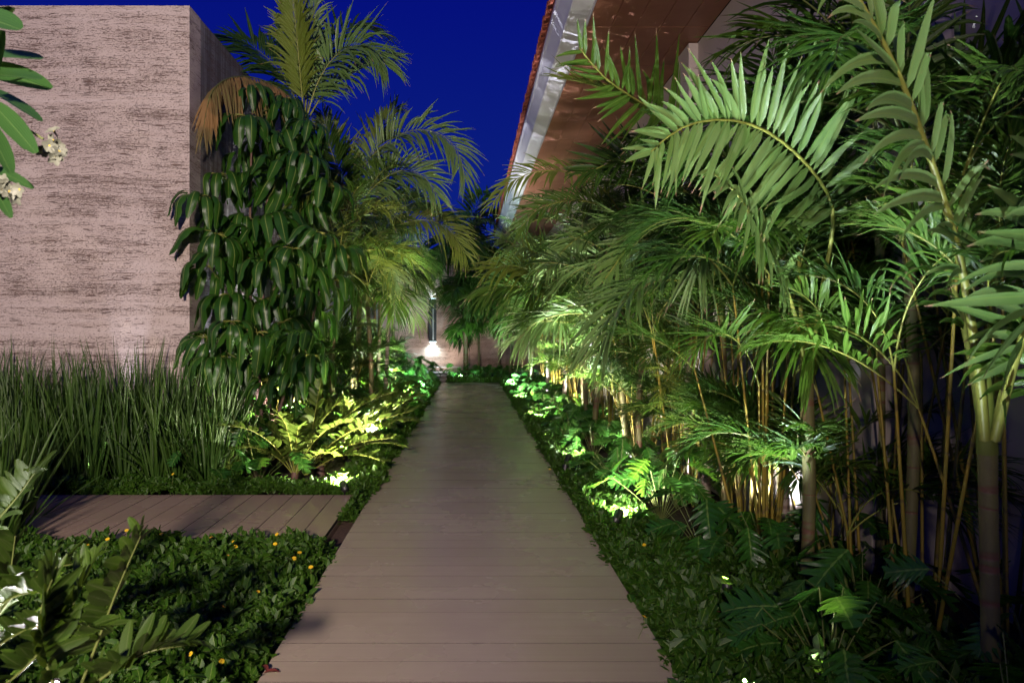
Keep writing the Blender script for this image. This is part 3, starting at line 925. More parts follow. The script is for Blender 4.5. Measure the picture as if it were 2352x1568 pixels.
# ---------------- umbrella trees
def umb_leaf(seed):
    r = np.random.default_rng(seed)
    n = 12; s = np.linspace(0, 1, n)
    L, w0 = .45, .108
    ang = math.radians(r.uniform(100, 112)) * np.minimum(1, s * r.uniform(1.5, 2.0)) ** .9
    dx = np.cos(ang - .30) * L / n; dz = -np.sin(ang - .30) * L / n
    x = np.cumsum(dx) + .095; z = np.cumsum(dz)
    w = w0 * np.sin(math.pi * np.clip(s * .96 + .02, 0, 1) ** .85) ** .55 * .5
    wav = .008 * np.sin(s * 17 + r.uniform(0, 6)); wav2 = .008 * np.sin(s * 16 + r.uniform(0, 6))
    nrm = np.stack([np.sin(ang - .3), np.zeros(n), np.cos(ang - .3)], 1)
    c = np.stack([x, .01 * np.sin(s * 3 + seed), z], 1)
    def off(f, lift):
        return c + np.array([0, 1, 0]) * (w * f)[:, None] + nrm * (lift)[:, None]
    V = np.stack([off(-1, -w * .45 + wav), off(-.5, -w * .12), off(0, w * 0 - .004), off(.5, -w * .12), off(1, -w * .45 + wav2)], 1)
    m = MB(); i = (np.arange(n - 1) * 5)[:, None]; j = np.arange(4)[None, :]
    a = i + j
    Q = np.stack([a, a + 1, a + 6, a + 5], -1).reshape(-1, 4)
    U = np.stack(np.broadcast_arrays(np.linspace(0, 1, 5)[None, :], s[:, None]), -1).reshape(-1, 2)
    m.add(V.reshape(-1, 3), Q, U)
    # leaf stalk
    tube(m, [(0, 0, 0), (.05, 0, .012), (.10, 0, .002)], .0040, .0030, n=4, sides=4, k=1)
    return m.mesh('leaf', [M['umb'], M['rachis']])
UL = [umb_leaf(i) for i in range(5)]
def umbrella_tree(label, base, stems, whorls, seed, scale=1.0):
    r = np.random.default_rng(seed)
    o = thing('umbrella_tree', label, 'tree', base)
    for st in stems:
        mb = MB(); tube(mb, st, .028, .014, n=16, sides=7, wob=.05); part('stem', mb, M['bark'], o)
    allp = np.vstack([curve(st, 20)[0] for st in stems])
    for w in whorls:
        w = np.asarray(w, float)
        # branch from the nearest lower stem point
        cand = allp[allp[:, 2] < w[2] - .12]
        if len(cand) == 0: cand = allp
        q = cand[np.argmin(np.linalg.norm((cand - w) * [1, 1, .6], axis=1))]
        mb = MB(); tube(mb, [q, (q + w) / 2 + [0, 0, -.05], w], .010, .005, n=7, sides=5)
        wh = bpy.data.objects.new('leaf_whorl', None)
        C.objects.link(wh); wh.parent = o; wh.location = [float(v) for v in w - np.asarray(base)]
        me = mb.mesh('leaf_whorl', M['rachis_dk'], True, w)
        wh2 = bpy.data.objects.new('leaf_whorl', me)
        C.objects.link(wh2); wh2.parent = o; wh2.location = wh.location
        bpy.data.objects.remove(wh)
        nl = r.integers(10, 13); a0 = r.uniform(0, 6.28)
        tlt = Matrix.Rotation(r.normal(0, .22), 4, 'X') @ Matrix.Rotation(r.normal(0, .22), 4, 'Y')
        s_ = scale * r.uniform(.85, 1.15)
        for i in range(nl):
            lo = bpy.data.objects.new('leaf', UL[r.integers(len(UL))])
            C.objects.link(lo); lo.parent = wh2
            az = a0 + 2 * math.pi * i / nl + r.normal(0, .07)
            lo.matrix_local = tlt @ Matrix.Rotation(az, 4, 'Z') @ Matrix.Rotation(r.normal(-.05, .10), 4, 'Y') @ Matrix.Rotation(r.normal(0, .10), 4, 'X') @ Matrix.Scale(s_ * r.uniform(.88, 1.08), 4)
    return o
up = [(577, 214), (654, 236), (563, 278), (655, 262), (710, 299), (661, 322), (566, 366), (505, 412), (571, 417), (643, 404), (657, 461), (724, 482), (749, 436), (690, 408), (562, 513), (600, 330), (700, 370)]
up2 = [(461, 461), (498, 550), (582, 558), (673, 583), (775, 583), (529, 521), (480, 624), (619, 616), (685, 679), (763, 657), (625, 520), (730, 545), (700, 625), (560, 610), (530, 690), (610, 700), (720, 730)]
lo_ = [(533, 751), (590, 776), (652, 751), (550, 841), (693, 792), (476, 788), (615, 886), (673, 874), (640, 830), (720, 830), (500, 830)]
def depths(l, y0, s, seed):
    r = np.random.default_rng(seed)
    return [P(a, b, y0 + r.uniform(-s, s)) + np.array([0, 0, .06]) for a, b in l]
b1 = P(600, 1060, 9.3); b1[2] = -.1
umbrella_tree('tallest dark umbrella tree covering the wall corner', b1,
              [[b1, P(610, 900, 9.3), P(604, 700, 9.3), P(612, 480, 9.3), P(640, 300, 9.3)], [b1, P(590, 850, 9.4), P(575, 680, 9.4), P(575, 450, 9.4), P(580, 260, 9.4)]], depths(up, 9.4, .5, 1), 11, 1.22)
b2 = P(630, 1060, 8.9); b2[2] = -.1
umbrella_tree('middle umbrella tree with long drooping leaves lit from the front', b2,
              [[b2, P(620, 850, 8.9), P(622, 700, 8.9), P(660, 560, 8.9)], [b2, P(560, 850, 8.9), P(520, 600, 8.9)], [b2, P(700, 800, 8.9), P(745, 620, 8.9)]], depths(up2, 8.8, .45, 2), 12, 1.22)
b3 = P(600, 1085, 8.1); b3[2] = -.1
umbrella_tree('low umbrella tree with bright green whorls behind the deck', b3,
              [[b3, P(600, 950, 8.1), P(595, 840, 8.1)], [b3, P(640, 950, 8.1), P(670, 850, 8.2)]], depths(lo_, 8.2, .35, 3), 13, 1.1)

# ---------------- broad-leaflet cycads (zamia)
def zam(label, base, fr, nrand, L, seed, ll=.12, lw=.042, az=(0, 360), e=(35, 75), bend=(30, 80), pairs=15, group=None, single=False, zleaf='zamia', zr='rachis'):
    r = np.random.default_rng(seed)
    base = np.asarray(base, float)
    o = thing('broad_leaf_cycad', label, 'plant', base, group)
    mb = MB(); tube(mb, [base, base + [0, 0, .08], base + [.01, 0, .16]], .07, .04, n=6, sides=8, wob=.08); part('stump', mb, M['bark'], o)
    for i, p in enumerate(fr):
        frond(o, p, ll, lw, pairs, t0=.28, a0=70, a1=38, vee=28, droop=.05, leaf=zleaf, rach=zr, r0=.007, segs=4, kind='oval', fold=.2, jit=1.3, tipl=.65, basel=.7, single=single)
    for i in range(nrand):
        a = az[0] + (az[1] - az[0]) * (i + r.uniform(.1, .9)) / max(1, nrand)
        pts = arch(base + [0, 0, .1], a, r.uniform(*e), L * r.uniform(.75, 1.15), r.uniform(*bend), sway=r.normal(0, 12))
        frond(o, pts, ll * r.uniform(.85, 1.1), lw, pairs, t0=.28, a0=70, a1=38, vee=25, droop=.08, leaf=zleaf, rach=zr, r0=.006, segs=3, kind='oval', fold=.12, jit=.8, tipl=.65, basel=.7)
    return o
bz = np.array([-1.75, 8.15, -.1])
ZL = dict()
zam('brightly lit broad-leaflet cycad behind the deck corner', bz,
    [[P(712, 1085, 8.0), P(716, 1000, 7.9), P(727, 930, 7.8), P(738, 872, 7.8)], [P(700, 1090, 8.0), P(760, 1020, 7.8), P(840, 975, 7.6), P(950, 942, 7.5)],
     [P(705, 1090, 8.0), P(745, 1045, 7.9), P(830, 1015, 7.8), P(905, 1005, 7.7)], [P(700, 1090, 8.0), P(770, 1050, 7.8), P(830, 1045, 7.7), P(880, 1060, 7.6)],
     [P(700, 1090, 8.1), P(660, 1050, 7.8), P(600, 1040, 7.6)], [P(700, 1090, 8.1), P(780, 970, 8.3), P(850, 920, 8.3), P(905, 900, 8.3)]], 14, .95, 21, az=(-20, 200), ll=.15, lw=.066)
zam('dim broad-leaflet cycad with orange dry leaflets left of the lit one', (-2.45, 8.0, -.1), [], 9, .8, 22, lw=.06)
zam('broad-leaflet cycad behind the lit one, beside the path cover', (-1.55, 9.4, -.1), [], 14, 1.0, 23, ll=.14, lw=.06)
zam('cycad with pale leaflets between the umbrella tree and the path', (-2.1, 10.2, -.1), [], 14, 1.1, 24, ll=.15, lw=.065)
for i, (x_, y_, lb) in enumerate(((-1.5, 10.9, 'broad-leaflet cycad third along the left edge of the path'), (-1.75, 12.3, 'broad-leaflet cycad fourth along the left edge of the path'), (-1.5, 13.8, 'broad-leaflet cycad fifth along the left edge of the path'), (-1.95, 7.75, 'low front cycad with arching fronds over the cover behind the deck'))):
    zam(lb, (x_, y_, -.1), [], 13, .95, 25 + i, ll=.15, lw=.062)
# near left corner
bn = np.array([-2.0, 2.75, -.1])
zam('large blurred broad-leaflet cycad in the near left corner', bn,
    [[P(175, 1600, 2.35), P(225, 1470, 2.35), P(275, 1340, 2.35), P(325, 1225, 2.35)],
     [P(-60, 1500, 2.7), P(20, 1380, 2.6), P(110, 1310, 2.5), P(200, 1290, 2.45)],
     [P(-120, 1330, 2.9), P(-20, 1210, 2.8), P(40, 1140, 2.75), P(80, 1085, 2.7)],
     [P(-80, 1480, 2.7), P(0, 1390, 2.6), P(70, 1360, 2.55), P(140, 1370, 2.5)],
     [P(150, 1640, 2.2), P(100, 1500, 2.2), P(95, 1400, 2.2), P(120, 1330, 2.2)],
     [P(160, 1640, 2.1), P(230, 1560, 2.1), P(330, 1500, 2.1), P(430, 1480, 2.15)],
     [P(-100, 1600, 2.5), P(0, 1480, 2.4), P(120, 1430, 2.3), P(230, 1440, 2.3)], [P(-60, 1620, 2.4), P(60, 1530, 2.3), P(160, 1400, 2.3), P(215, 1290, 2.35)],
     [P(-80, 1600, 2.6), P(-20, 1450, 2.6), P(20, 1330, 2.6), P(35, 1230, 2.6)]], 9, .7, 31, az=(120, 330), ll=.135, lw=.048, pairs=19, single=True, zleaf='zamia_shaded', zr='rachis_dk')
zam('second blurred cycad at the bottom border left of the path', (-1.55, 1.9, -.1), [], 8, .55, 33, ll=.10, lw=.04, e=(25, 60), zleaf='zamia_shaded', zr='rachis_dk')

# ---------------- philodendrons with lobed leaves
def lobed(seed, L=.30, W_=.30):
    r = np.random.default_rng(seed)
    n = 73; s = np.linspace(0, 1, n)
    env = np.sin(math.pi * np.clip(s * .9 + .10, 0, 1) ** .75) ** .6
    k = 4.6
    saw = np.mod(k * s ** .9 + .35, 1.0)                # each lobe widens slowly and ends in a point
    lob = .24 + .76 * np.where(saw < .72, (saw / .72) ** .75, np.clip(1 - (saw - .72) / .28, 0, 1) ** .8)
    w = W_ * .5 * env * lob
    fwd = w * .75                      # lobes sweep towards the tip
    z0 = -.10 * L * (s * 1.6) ** 2 * r.uniform(.4, 1.6)
    x = s * L
    wav = .05 * np.sin(s * 40 + r.uniform(0, 6)) * w
    c = np.stack([x, 0 * x, z0], 1)
    def side(sg):
        return [c + np.stack([fwd * f, sg * w * f, w * .35 * f - w * .3 * f * f + wav * f], 1) for f in (.5, 1.0)]
    l, rr_ = side(1), side(-1)
    V = np.stack([l[1], l[0], c, rr_[0], rr_[1]], 1)
    m = MB(); i = (np.arange(n - 1) * 5)[:, None]; a = i + np.arange(4)[None, :]
    Q = np.stack([a, a + 1, a + 6, a + 5], -1).reshape(-1, 4)
    U = np.stack(np.broadcast_arrays(np.array([0, .25, .5, .75, 1.0])[None, :], s[:, None] * .8), -1).reshape(-1, 2)
    m.add(V.reshape(-1, 3), Q, U)
    return m
LOB = [lobed(i).mesh('leaf', M['xan']) for i in range(4)]
def philodendron(label, base, nl, h, seed, group=None, sc=1.0, joined=False, e=(35, 85)):
    r = np.random.default_rng(seed)
    base = np.asarray(base, float)
    o = thing('philodendron', label, 'plant', base, group) if not joined else None
    jm = MB()
    for i in range(nl):
        az = 2 * math.pi * (i * .382 + r.normal(0, .03)); el = math.radians(r.uniform(*e))
        Lp = h * r.uniform(.6, 1.1)
        d = np.array([math.cos(az) * math.cos(el), math.sin(az) * math.cos(el), math.sin(el)])
        tip = d * Lp; mid = tip * .5 + [0, 0, .05 * Lp]
        s_ = sc * r.uniform(.55, 1.0)
        pitch_ = r.uniform(-.1, .95)
        Mx = Matrix.Translation(Vector(tip)) @ Matrix.Rotation(az + r.normal(0, .35), 4, 'Z') @ Matrix.Rotation(pitch_, 4, 'Y') @ Matrix.Rotation(r.normal(0, .35), 4, 'X') @ Matrix.Scale(s_, 4)
        if joined:
            src = lobed(r.integers(0, 4)) if False else LOBMB[r.integers(4)]
            A = np.array(Mx)
            V = np.concatenate(src.V); V = V @ A[:3, :3].T + A[:3, 3] + base
            jm.add(V, np.concatenate(src.Q), np.concatenate(src.U))
            tube(jm, [base, base + mid, base + tip], .005, .003, k=1, n=4, sides=4)
        else:
            mb = MB(); tube(mb, [base, base + mid, base + tip], .004, .0022, n=6, sides=5)
            pt = part('leaf_stalk', mb, M['rachis_dk'], o)
            lf = bpy.data.objects.new('leaf', LOB[r.integers(4)]); C.objects.link(lf); lf.parent = pt; lf.matrix_local = Mx
    if joined:
        o = solo('philodendron', label, 'plant', jm, [M['xan'], M['rachis_dk']], base, group)
    return o
def lobed_lo(seed):
    m = lobed(seed); return m
LOBMB = [lobed_lo(i) for i in range(4)]
philodendron('brightly lit philodendron beside the glaring spotlight', (1.72, 6.25, -.1), 22, .62, 41)
philodendron('philodendron directly behind the brightly lit one', (2.0, 6.75, -.1), 16, .6, 42)
philodendron('dark philodendron in front of the glaring spotlight', (1.75, 5.2, -.1), 16, .5, 43)
philodendron('dark philodendron at the foot of the thick mid-right trunk', (2.05, 4.75, -.1), 16, .5, 44)
philodendron('philodendron with a few leaves lit from behind, near the bottom right', (1.72, 3.35, -.1), 18, .48, 45, sc=.95)
philodendron('dark philodendron between the two nearest trunks', (2.2, 3.9, -.1), 18, .55, 46)
philodendron('dark philodendron in the bottom right corner', (2.15, 2.75, -.1), 14, .45, 47, sc=.9)
philodendron('dark philodendron against the low wall on the right', (2.45, 4.75, -.1), 14, .6, 48)
philodendron('shaded philodendron left of the dark strap leaves', (-2.75, 7.7, -.1), 14, .7, 49)
philodendron('dark philodendron filling the ground behind the nearest trunk', (2.7, 3.3, -.1), 14, .6, 50)
for i, (x_, y_, lb) in enumerate(((-2.35, 7.75, 'dark philodendron at the foot of the low umbrella tree'), (-2.75, 8.25, 'dark philodendron behind the strap leaves by the wall corner'), (-2.1, 8.5, 'dark philodendron between cycads and umbrella trees'), (-2.9, 8.9, 'dark philodendron tucked against the wall corner'), (-2.5, 9.4, 'dark philodendron below the tallest umbrella tree'))):
    philodendron(lb, (x_, y_, -.1), 18, .85, 52 + i, None, 1.1)
gp = 'lobed philodendrons lining the right bed farther off'
for i in range(24):
    y_ = 7.4 + i * .62
    philodendron('philodendron in the undergrowth of the right bed', (1.55 + .5 * ((i * 7) % 5) / 4 + random.uniform(-.05, .05), y_, -.1), 20, .55, 60 + i, gp, sc=.95, joined=True)
gp = 'lobed philodendrons lining the left bed farther off'
for i in range(22):
    y_ = 10.2 + i * .58
    philodendron('philodendron in the undergrowth of the left bed', (-1.6 - .8 * ((i * 3) % 4) / 3, y_, -.1), 26, .68 + .35 * ((i * 5) % 3) / 2, 90 + i, gp, sc=1.15, joined=True)
for i, (x_, y_) in enumerate(((-.55, 24.2), (.1, 24.4), (.7, 24.2), (1.3, 23.8), (1.6, 22.6), (.4, 25.3), (1.2, 25.2))):
    philodendron('leafy bush closing the far end of the path', (x_, y_, -.1), 22, .62, 120 + i, 'bushes at the far end of the path', sc=1.1, joined=True)

# ---------------- PALMS, LEFT
A = P(700, 285, 11.0)
ab = P(700, 1000, 11.0); ab[2] = -.1
pa = palm_root('palm_tree', 'tallest palm on the left, rising above the umbrella tree', 'palm tree', ab, A - [0, 0, .45], .06, .045)
kw = dict(ll=.95, lw=.055, pairs=52, segs=4, r0=.014, leaf='palm_pale', rach='rachis')
def fr(o, pts, **k2):
    a = dict(kw); a.update(k2)
    return frond(o, [P(*q) for q in pts], **a)
fr(pa, [(700, 285, 11), (692, 200, 10.8), (684, 110, 10.6), (672, -10, 10.4)], hint=(0, -1, .1), leaf='palm_yel', ll=.85, a0=34, a1=20)
fr(pa, [(700, 285, 11), (705, 190, 11.2), (712, 90, 11.4), (722, 10, 11.5)], hint=(.2, -1, .1), a0=35, a1=20, leaf='palm_pale', ll=.85)
fr(pa, [(700, 285, 11), (730, 190, 10.9), (775, 125, 10.8), (835, 105, 10.7), (885, 150, 10.6)], hint=(.2, -.7, .6), ll=.9)
fr(pa, [(700, 285, 11), (745, 215, 11.2), (800, 175, 11.2), (860, 140, 11.2), (905, 130, 11.2)], hint=(0, -.5, .8), ll=.85)
fr(pa, [(700, 285, 11), (660, 190, 11.0), (610, 130, 11.0), (550, 95, 11.0), (500, 90, 11.0)], hint=(0, -.6, .7), leaf='palm_dark', rach='rachis_dk', ll=.9)
fr(pa, [(700, 285, 11), (655, 215, 10.4), (590, 180, 9.8), (525, 180, 9.2), (485, 215, 8.8), (468, 290, 8.6)], hint=(0, -.7, .6), leaf='dead', rach='rachis_dk', ll=.62, droop=.5, hang=.9)
fr(pa, [(700, 285, 11), (665, 230, 10.8), (600, 195, 10.5), (530, 190, 10.2), (480, 215, 10.0)], hint=(0, -.4, .8), leaf='palm_dark', rach='rachis_dk', ll=.6, hang=.6)
fr(pa, [(700, 285, 11), (700, 200, 11.5), (690, 120, 11.9), (640, 70, 12.2)], hint=(0, -.7, .6), leaf='palm', ll=.85)
fr(pa, [(700, 285, 11), (722, 180, 11.6), (770, 90, 11.9), (820, 60, 12.2), (880, 80, 12.4)], hint=(0, -.7, .6), leaf='palm', ll=.9)

B = P(828, 505, 12.8); bb = np.array([B[0] - .05, 12.8, -.1])
pb = palm_root('palm_tree', 'yellow-green palm whose long frond arches out over the sky', 'palm tree', bb, B - [0, 0, .5], .05, .04)
kw = dict(ll=.82, lw=.048, pairs=52, segs=4, r0=.014, leaf='palm_pale', rach='rachis', droop=.3)
fr(pb, [(820, 505, 12.8), (830, 400, 12.7), (874, 340, 12.6), (945, 300, 12.4), (1010, 308, 12.2), (1052, 350, 12.1), (1068, 408, 12.0)], hint=(0, -.8, .5), ll=.80, pairs=60)
fr(pb, [(825, 505, 12.8), (842, 450, 12.6), (880, 412, 12.5), (925, 392, 12.4), (972, 405, 12.3), (1003, 448, 12.2)], hint=(0, -.8, .5))
fr(pb, [(815, 505, 12.8), (800, 420, 12.8), (770, 350, 12.8), (742, 262, 12.9)], hint=(0, -1, .3), leaf='palm_yel')
fr(pb, [(830, 505, 12.8), (845, 380, 13.2), (880, 290, 13.4), (910, 245, 13.5)], hint=(0, -1, .3), leaf='palm_yel')
fr(pb, [(830, 505, 12.8), (800, 470, 12.4), (755, 440, 12.2), (735, 480, 12.0)], hint=(0, -.8, .5), leaf='dead', ll=.4)
fr(pb, [(820, 510, 12.8), (780, 400, 12.5), (755, 330, 12.3), (745, 285, 12.3)], hint=(0, -1, .2), leaf='palm_dark')
crown(pb, B, 6, 1.5, .75, .042, e=(30, 70), leaf=('palm', 'palm_yel'), seed=201)

D_ = P(875, 560, 15.0); db = np.array([D_[0] - .1, 15.0, -.1])
pd = palm_root('palm_tree', 'palm with a yellow drooping frond pointing at the far trunk', 'palm tree', db, D_ - [0, 0, .4], .045, .038)
fr(pd, [(875, 560, 15), (910, 520, 14.8), (975, 505, 14.5), (1030, 525, 14.3), (1066, 580, 14.2)], hint=(0, -.7, .6), leaf='palm_yel', ll=.85)
fr(pd, [(875, 560, 15), (888, 500, 15.2), (888, 440, 15.4), (880, 400, 15.5)], hint=(0, -1, .2), leaf='palm_dark')
fr(pd, [(875, 560, 15), (905, 500, 15), (950, 465, 15), (985, 480, 15)], hint=(0, -.8, .5), leaf='palm')
crown(pd, D_, 8, 1.5, .7, .042, e=(30, 75), leaf=('palm', 'palm_dark'), seed=202, az0=150, azr=230)
lefts = [(777, 600, 10.6, 'thin dark palm right of the umbrella tree'), (845, 655, 11.6, 'short palm with lit green fronds right of the umbrella tree'), (893, 690, 13.5, 'pale-trunked short palm among the left bushes'),
         (840, 700, 19.0, 'small palm near the far left end of the path'), (810, 640, 13.0, 'palm against the streaked wall side'),
         (905, 620, 19.5, 'far palm against the streaked wall side'), (860, 610, 17.5, 'distant palm crowning over the left bed')]
for i, (px, py, Y, lb) in enumerate(lefts):
    t_ = P(px, py, Y); bs = np.array([t_[0] + random.uniform(-.1, .1), Y, -.1])
    o = palm_root('palm_tree', lb, 'palm tree', bs, t_ - [0, 0, .35], .045, .034, 'trunk_pale' if i in (2, 3) else 'trunk', shaft=.38)
    crown(o, t_, 10, 1.5, .72, .044, e=(15, 82), bend=(60, 120), leaf=('palm', 'palm', 'palm_yel'), seed=210 + i, segs=3, az0=190 if i in (1, 2) else -10, azr=240 if i in (1, 2) else 330)

# central far palm with its skirt of dark fronds
Cn = P(1070, 560, 25.0); cb_ = np.array([Cn[0], 25.0, -.1])
pc = palm_root('palm_tree', 'dark palm standing behind the far end of the path', 'palm tree', cb_, Cn, .09, .07, shaft=.0)
kw = dict(ll=.75, lw=.05, pairs=36, segs=3, r0=.02, leaf='palm_dark', rach='rachis_dk', droop=.5)
fr(pc, [(1070, 560, 25), (1085, 520, 24.6), (1110, 505, 24.2), (1140, 520, 24)], leaf='palm_pale')
fr(pc, [(1070, 560, 25), (1050, 520, 25), (1020, 500, 25), (1000, 515, 25)], leaf='palm_dark')
crown(pc, Cn, 18, 2.4, 1.2, .10, e=(-20, 80), bend=(60, 130), leaf=('palm_dark',), seed=230, rach='rachis_dk', az0=0, azr=250)
crown(pc, Cn - [0, 0, 2.9], 12, 1.5, .8, .08, e=(-10, 50), bend=(40, 90), leaf=('palm_dark',), seed=233, rach='rachis_dk', az0=0, azr=220)
crown(pc, Cn - [0, 0, 1.7], 18, 2.0, 1.0, .09, e=(-10, 40), bend=(40, 90), leaf=('palm_dark',), seed=231, rach='rachis_dk', az0=0, azr=230)
for i, (x_, y_, z_) in enumerate(((1.4, 24.2, 2.2), (.35, 26.0, 2.4), (1.9, 22.2, 2.4), (-2.6, 23.0, 3.2), (1.1, 26.2, 3.2))):
    o = palm_root('palm_tree', ['short palm right of the far end of the path', 'small dark palm against the end wall', 'palm at the far right corner of the path', 'palm at the far end of the streaked wall', 'dark palm under the far end of the eaves'][i], 'palm tree', (x_, y_, -.1), (x_, y_, z_), .05, .04, shaft=.3)
    crown(o, (x_, y_, z_ + .25), 14, 1.8, .85, .075, e=(0, 85), leaf=('palm_dark', 'palm_dark', 'palm'), seed=240 + i)

# ---------------- PALMS, RIGHT: traced large ones
T1 = np.array([2.12, 4.4, -.1]); T1t = P(1853, 880, 4.4)
p1 = palm_root('palm_tree', 'palm with ringed green trunk and one great arching comb-like frond', 'palm tree', T1, T1t, .038, .040, shaft=.0, lean=(0.02, 0, 0))
mb = MB(); tube(mb, [T1t, P(1853, 830, 4.4), P(1860, 760, 4.4)], .043, .03, n=6, sides=8); part('crownshaft', mb, M['shaft'], p1)
kw = dict(ll=.52, lw=.034, pairs=44, segs=5, r0=.016, leaf='palm_pale', rach='rachis', droop=.1, t0=.38, fold=.3)
fr(p1, [(1860, 860, 4.4), (1885, 680, 4.35), (1914, 500, 4.2), (1875, 405, 4.0), (1783, 316, 3.8), (1690, 278, 3.65), (1594, 283, 3.5), (1529, 318, 3.4), (1492, 352, 3.35)],
   hint=(0.1, -.95, -.25), ll=.50, lw=.048, pairs=46, t0=.36, a0=78, a1=30, vee=12, droop=.12, single=True, basel=.8)
fr(p1, [(1852, 860, 4.4), (1825, 720, 4.3), (1786, 621, 4.1), (1745, 545, 3.9), (1700, 455, 3.7), (1640, 400, 3.6)],
   hint=(.3, -.8, .5), ll=.34, lw=.05, pairs=20, t0=.36, droop=.45, kind='cut', single=True, leaf='palm_pale', hang=.3)
fr(p1, [(1858, 860, 4.4), (1838, 700, 4.5), (1836, 560, 4.6), (1850, 430, 4.8), (1890, 350, 5.0)], hint=(0, -1, .3), leaf='palm', pairs=30)
fr(p1, [(1870, 860, 4.4), (1930, 640, 4.6), (1990, 520, 4.8), (2070, 430, 4.9)], hint=(0, -1, .3), leaf='palm', pairs=30, ll=.5)
fr(p1, [(1870, 860, 4.4), (1905, 690, 4.6), (1960, 600, 4.9), (2060, 560, 5.1)], hint=(0, -.7, .6), leaf='palm_dark', pairs=26, ll=.5)
# the frond pointing left over the eaves
T0 = np.array([2.34, 6.9, -.1]); 
T0t = P(1632, 560, 6.9)
p0 = palm_root('palm_tree', 'palm whose blotched frond spreads across the white gutter', 'palm tree', T0, T0t - [0, 0, .3], .040, .036, 'trunk_pale', shaft=.35)
kw.update(leaf='palm', ll=.62, lw=.045, pairs=30, droop=.08, t0=.42)
fr(p0, [(1632, 560, 6.9), (1620, 400, 6.3), (1552, 285, 5.6), (1470, 235, 5.1), (1390, 180, 4.8), (1330, 110, 4.6)], hint=(.1, -.9, -.3), single=True, leaf='palm', ll=.50, a0=55, a1=30, vee=8)
fr(p0, [(1632, 560, 6.9), (1610, 420, 6.4), (1540, 310, 5.8), (1450, 235, 5.4), (1360, 195, 5.2), (1290, 180, 5.1)], hint=(0, -.6, .7), leaf='palm_yel', ll=.40, a0=35, a1=15, lw=.04)
fr(p0, [(1632, 560, 6.9), (1600, 470, 6.6), (1520, 400, 6.4), (1430, 370, 6.3), (1340, 400, 6.2)], hint=(0, -.7, .5), leaf='palm_dark', ll=.5)
fr(p0, [(1632, 560, 6.9), (1570, 530, 6.6), (1490, 548, 6.4), (1440, 575, 6.3), (1390, 640, 6.2)], hint=(0, -.8, .6), leaf='palm_pale', ll=.42, lw=.03, pairs=40, t0=.25, droop=.3)
fr(p0, [(1632, 560, 6.9), (1700, 470, 6.7), (1790, 450, 6.6), (1870, 500, 6.5)], hint=(0, -.7, .6), leaf='palm_dark', ll=.55)

# nearest palm on the right, wide leaflets
T2 = np.array([2.36, 3.15, -.1]); T2t = P(2268, 1040, 3.15)
p2 = palm_root('palm_tree', 'nearest palm, thick spotted trunk at the right border with wide waxy leaflets', 'palm tree', T2, T2t, .038, .040, shaft=0, lean=(0, 0, 0))
mb = MB(); tube(mb, [T2t, P(2262, 900, 3.12), P(2250, 760, 3.1)], .045, .020, n=6, sides=8); part('crownshaft', mb, M['shaft'], p2)
kw = dict(ll=.42, lw=.06, pairs=17, segs=6, r0=.022, leaf='palm_pale', rach='rachis', droop=.15, t0=.30, fold=.3, single=True)
fr(p2, [(2262, 1010, 3.12), (2248, 860, 3.05), (2210, 620, 2.9), (2152, 410, 2.75), (2066, 176, 2.6), (1971, -5, 2.5), (1900, -110, 2.45)], hint=(.35, -.9, .1), ll=.46, lw=.050, a0=46, a1=22, vee=10, droop=.38, t0=.36, pairs=22)
fr(p2, [(2285, 1010, 3.1), (2330, 800, 2.95), (2390, 600, 2.8), (2420, 420, 2.7), (2410, 250, 2.6)], hint=(-.3, -.9, .2), ll=.42, lw=.072, a0=60, a1=30, droop=.3, t0=.25, pairs=18, hang=.2)
fr(p2, [(2265, 1010, 3.15), (2275, 800, 3.3), (2290, 560, 3.5), (2290, 380, 3.7), (2230, 220, 3.9), (2150, 120, 4.0)], hint=(.1, -1, .2), ll=.62, lw=.075, a0=50, a1=20, droop=.12, t0=.45, pairs=20, single=False)
fr(p2, [(2285, 1010, 3.12), (2335, 800, 3.3), (2380, 560, 3.5), (2400, 300, 3.7), (2390, 100, 3.8)], hint=(-.1, -1, .2), ll=.7, lw=.07, a0=50, a1=25, droop=.05, t0=.35, pairs=24, single=False, leaf='palm')
fr(p2, [(2262, 1010, 3.15), (2225, 800, 3.3), (2190, 660, 3.4), (2150, 560, 3.5), (2080, 480, 3.6)], hint=(.1, -1, .3), ll=.36, lw=.04, a0=50, a1=20, droop=.5, t0=.4, pairs=16, single=False, leaf='palm')
fr(p2, [(2285, 1010, 3.12), (2310, 880, 3.0), (2370, 760, 2.9), (2450, 700, 2.8)], hint=(0, -.6, .8), ll=.4, lw=.05, droop=.4, single=False, leaf='palm')

fr(p2, [(2262, 1010, 3.15), (2330, 700, 3.5), (2370, 480, 3.9), (2330, 330, 4.2), (2230, 200, 4.5), (2110, 60, 4.7), (2060, -60, 4.8)], hint=(.1, -1, .1), ll=.75, lw=.10, a0=45, a1=15, droop=.05, t0=.5, pairs=16, single=False)
fr(p2, [(2285, 1010, 3.12), (2330, 830, 2.9), (2400, 640, 2.6), (2480, 420, 2.4), (2470, 300, 2.3)], hint=(-.2, -.9, .3), ll=.50, lw=.06, a0=75, a1=40, droop=.25, t0=.3, pairs=14, sides=(-1, 1))
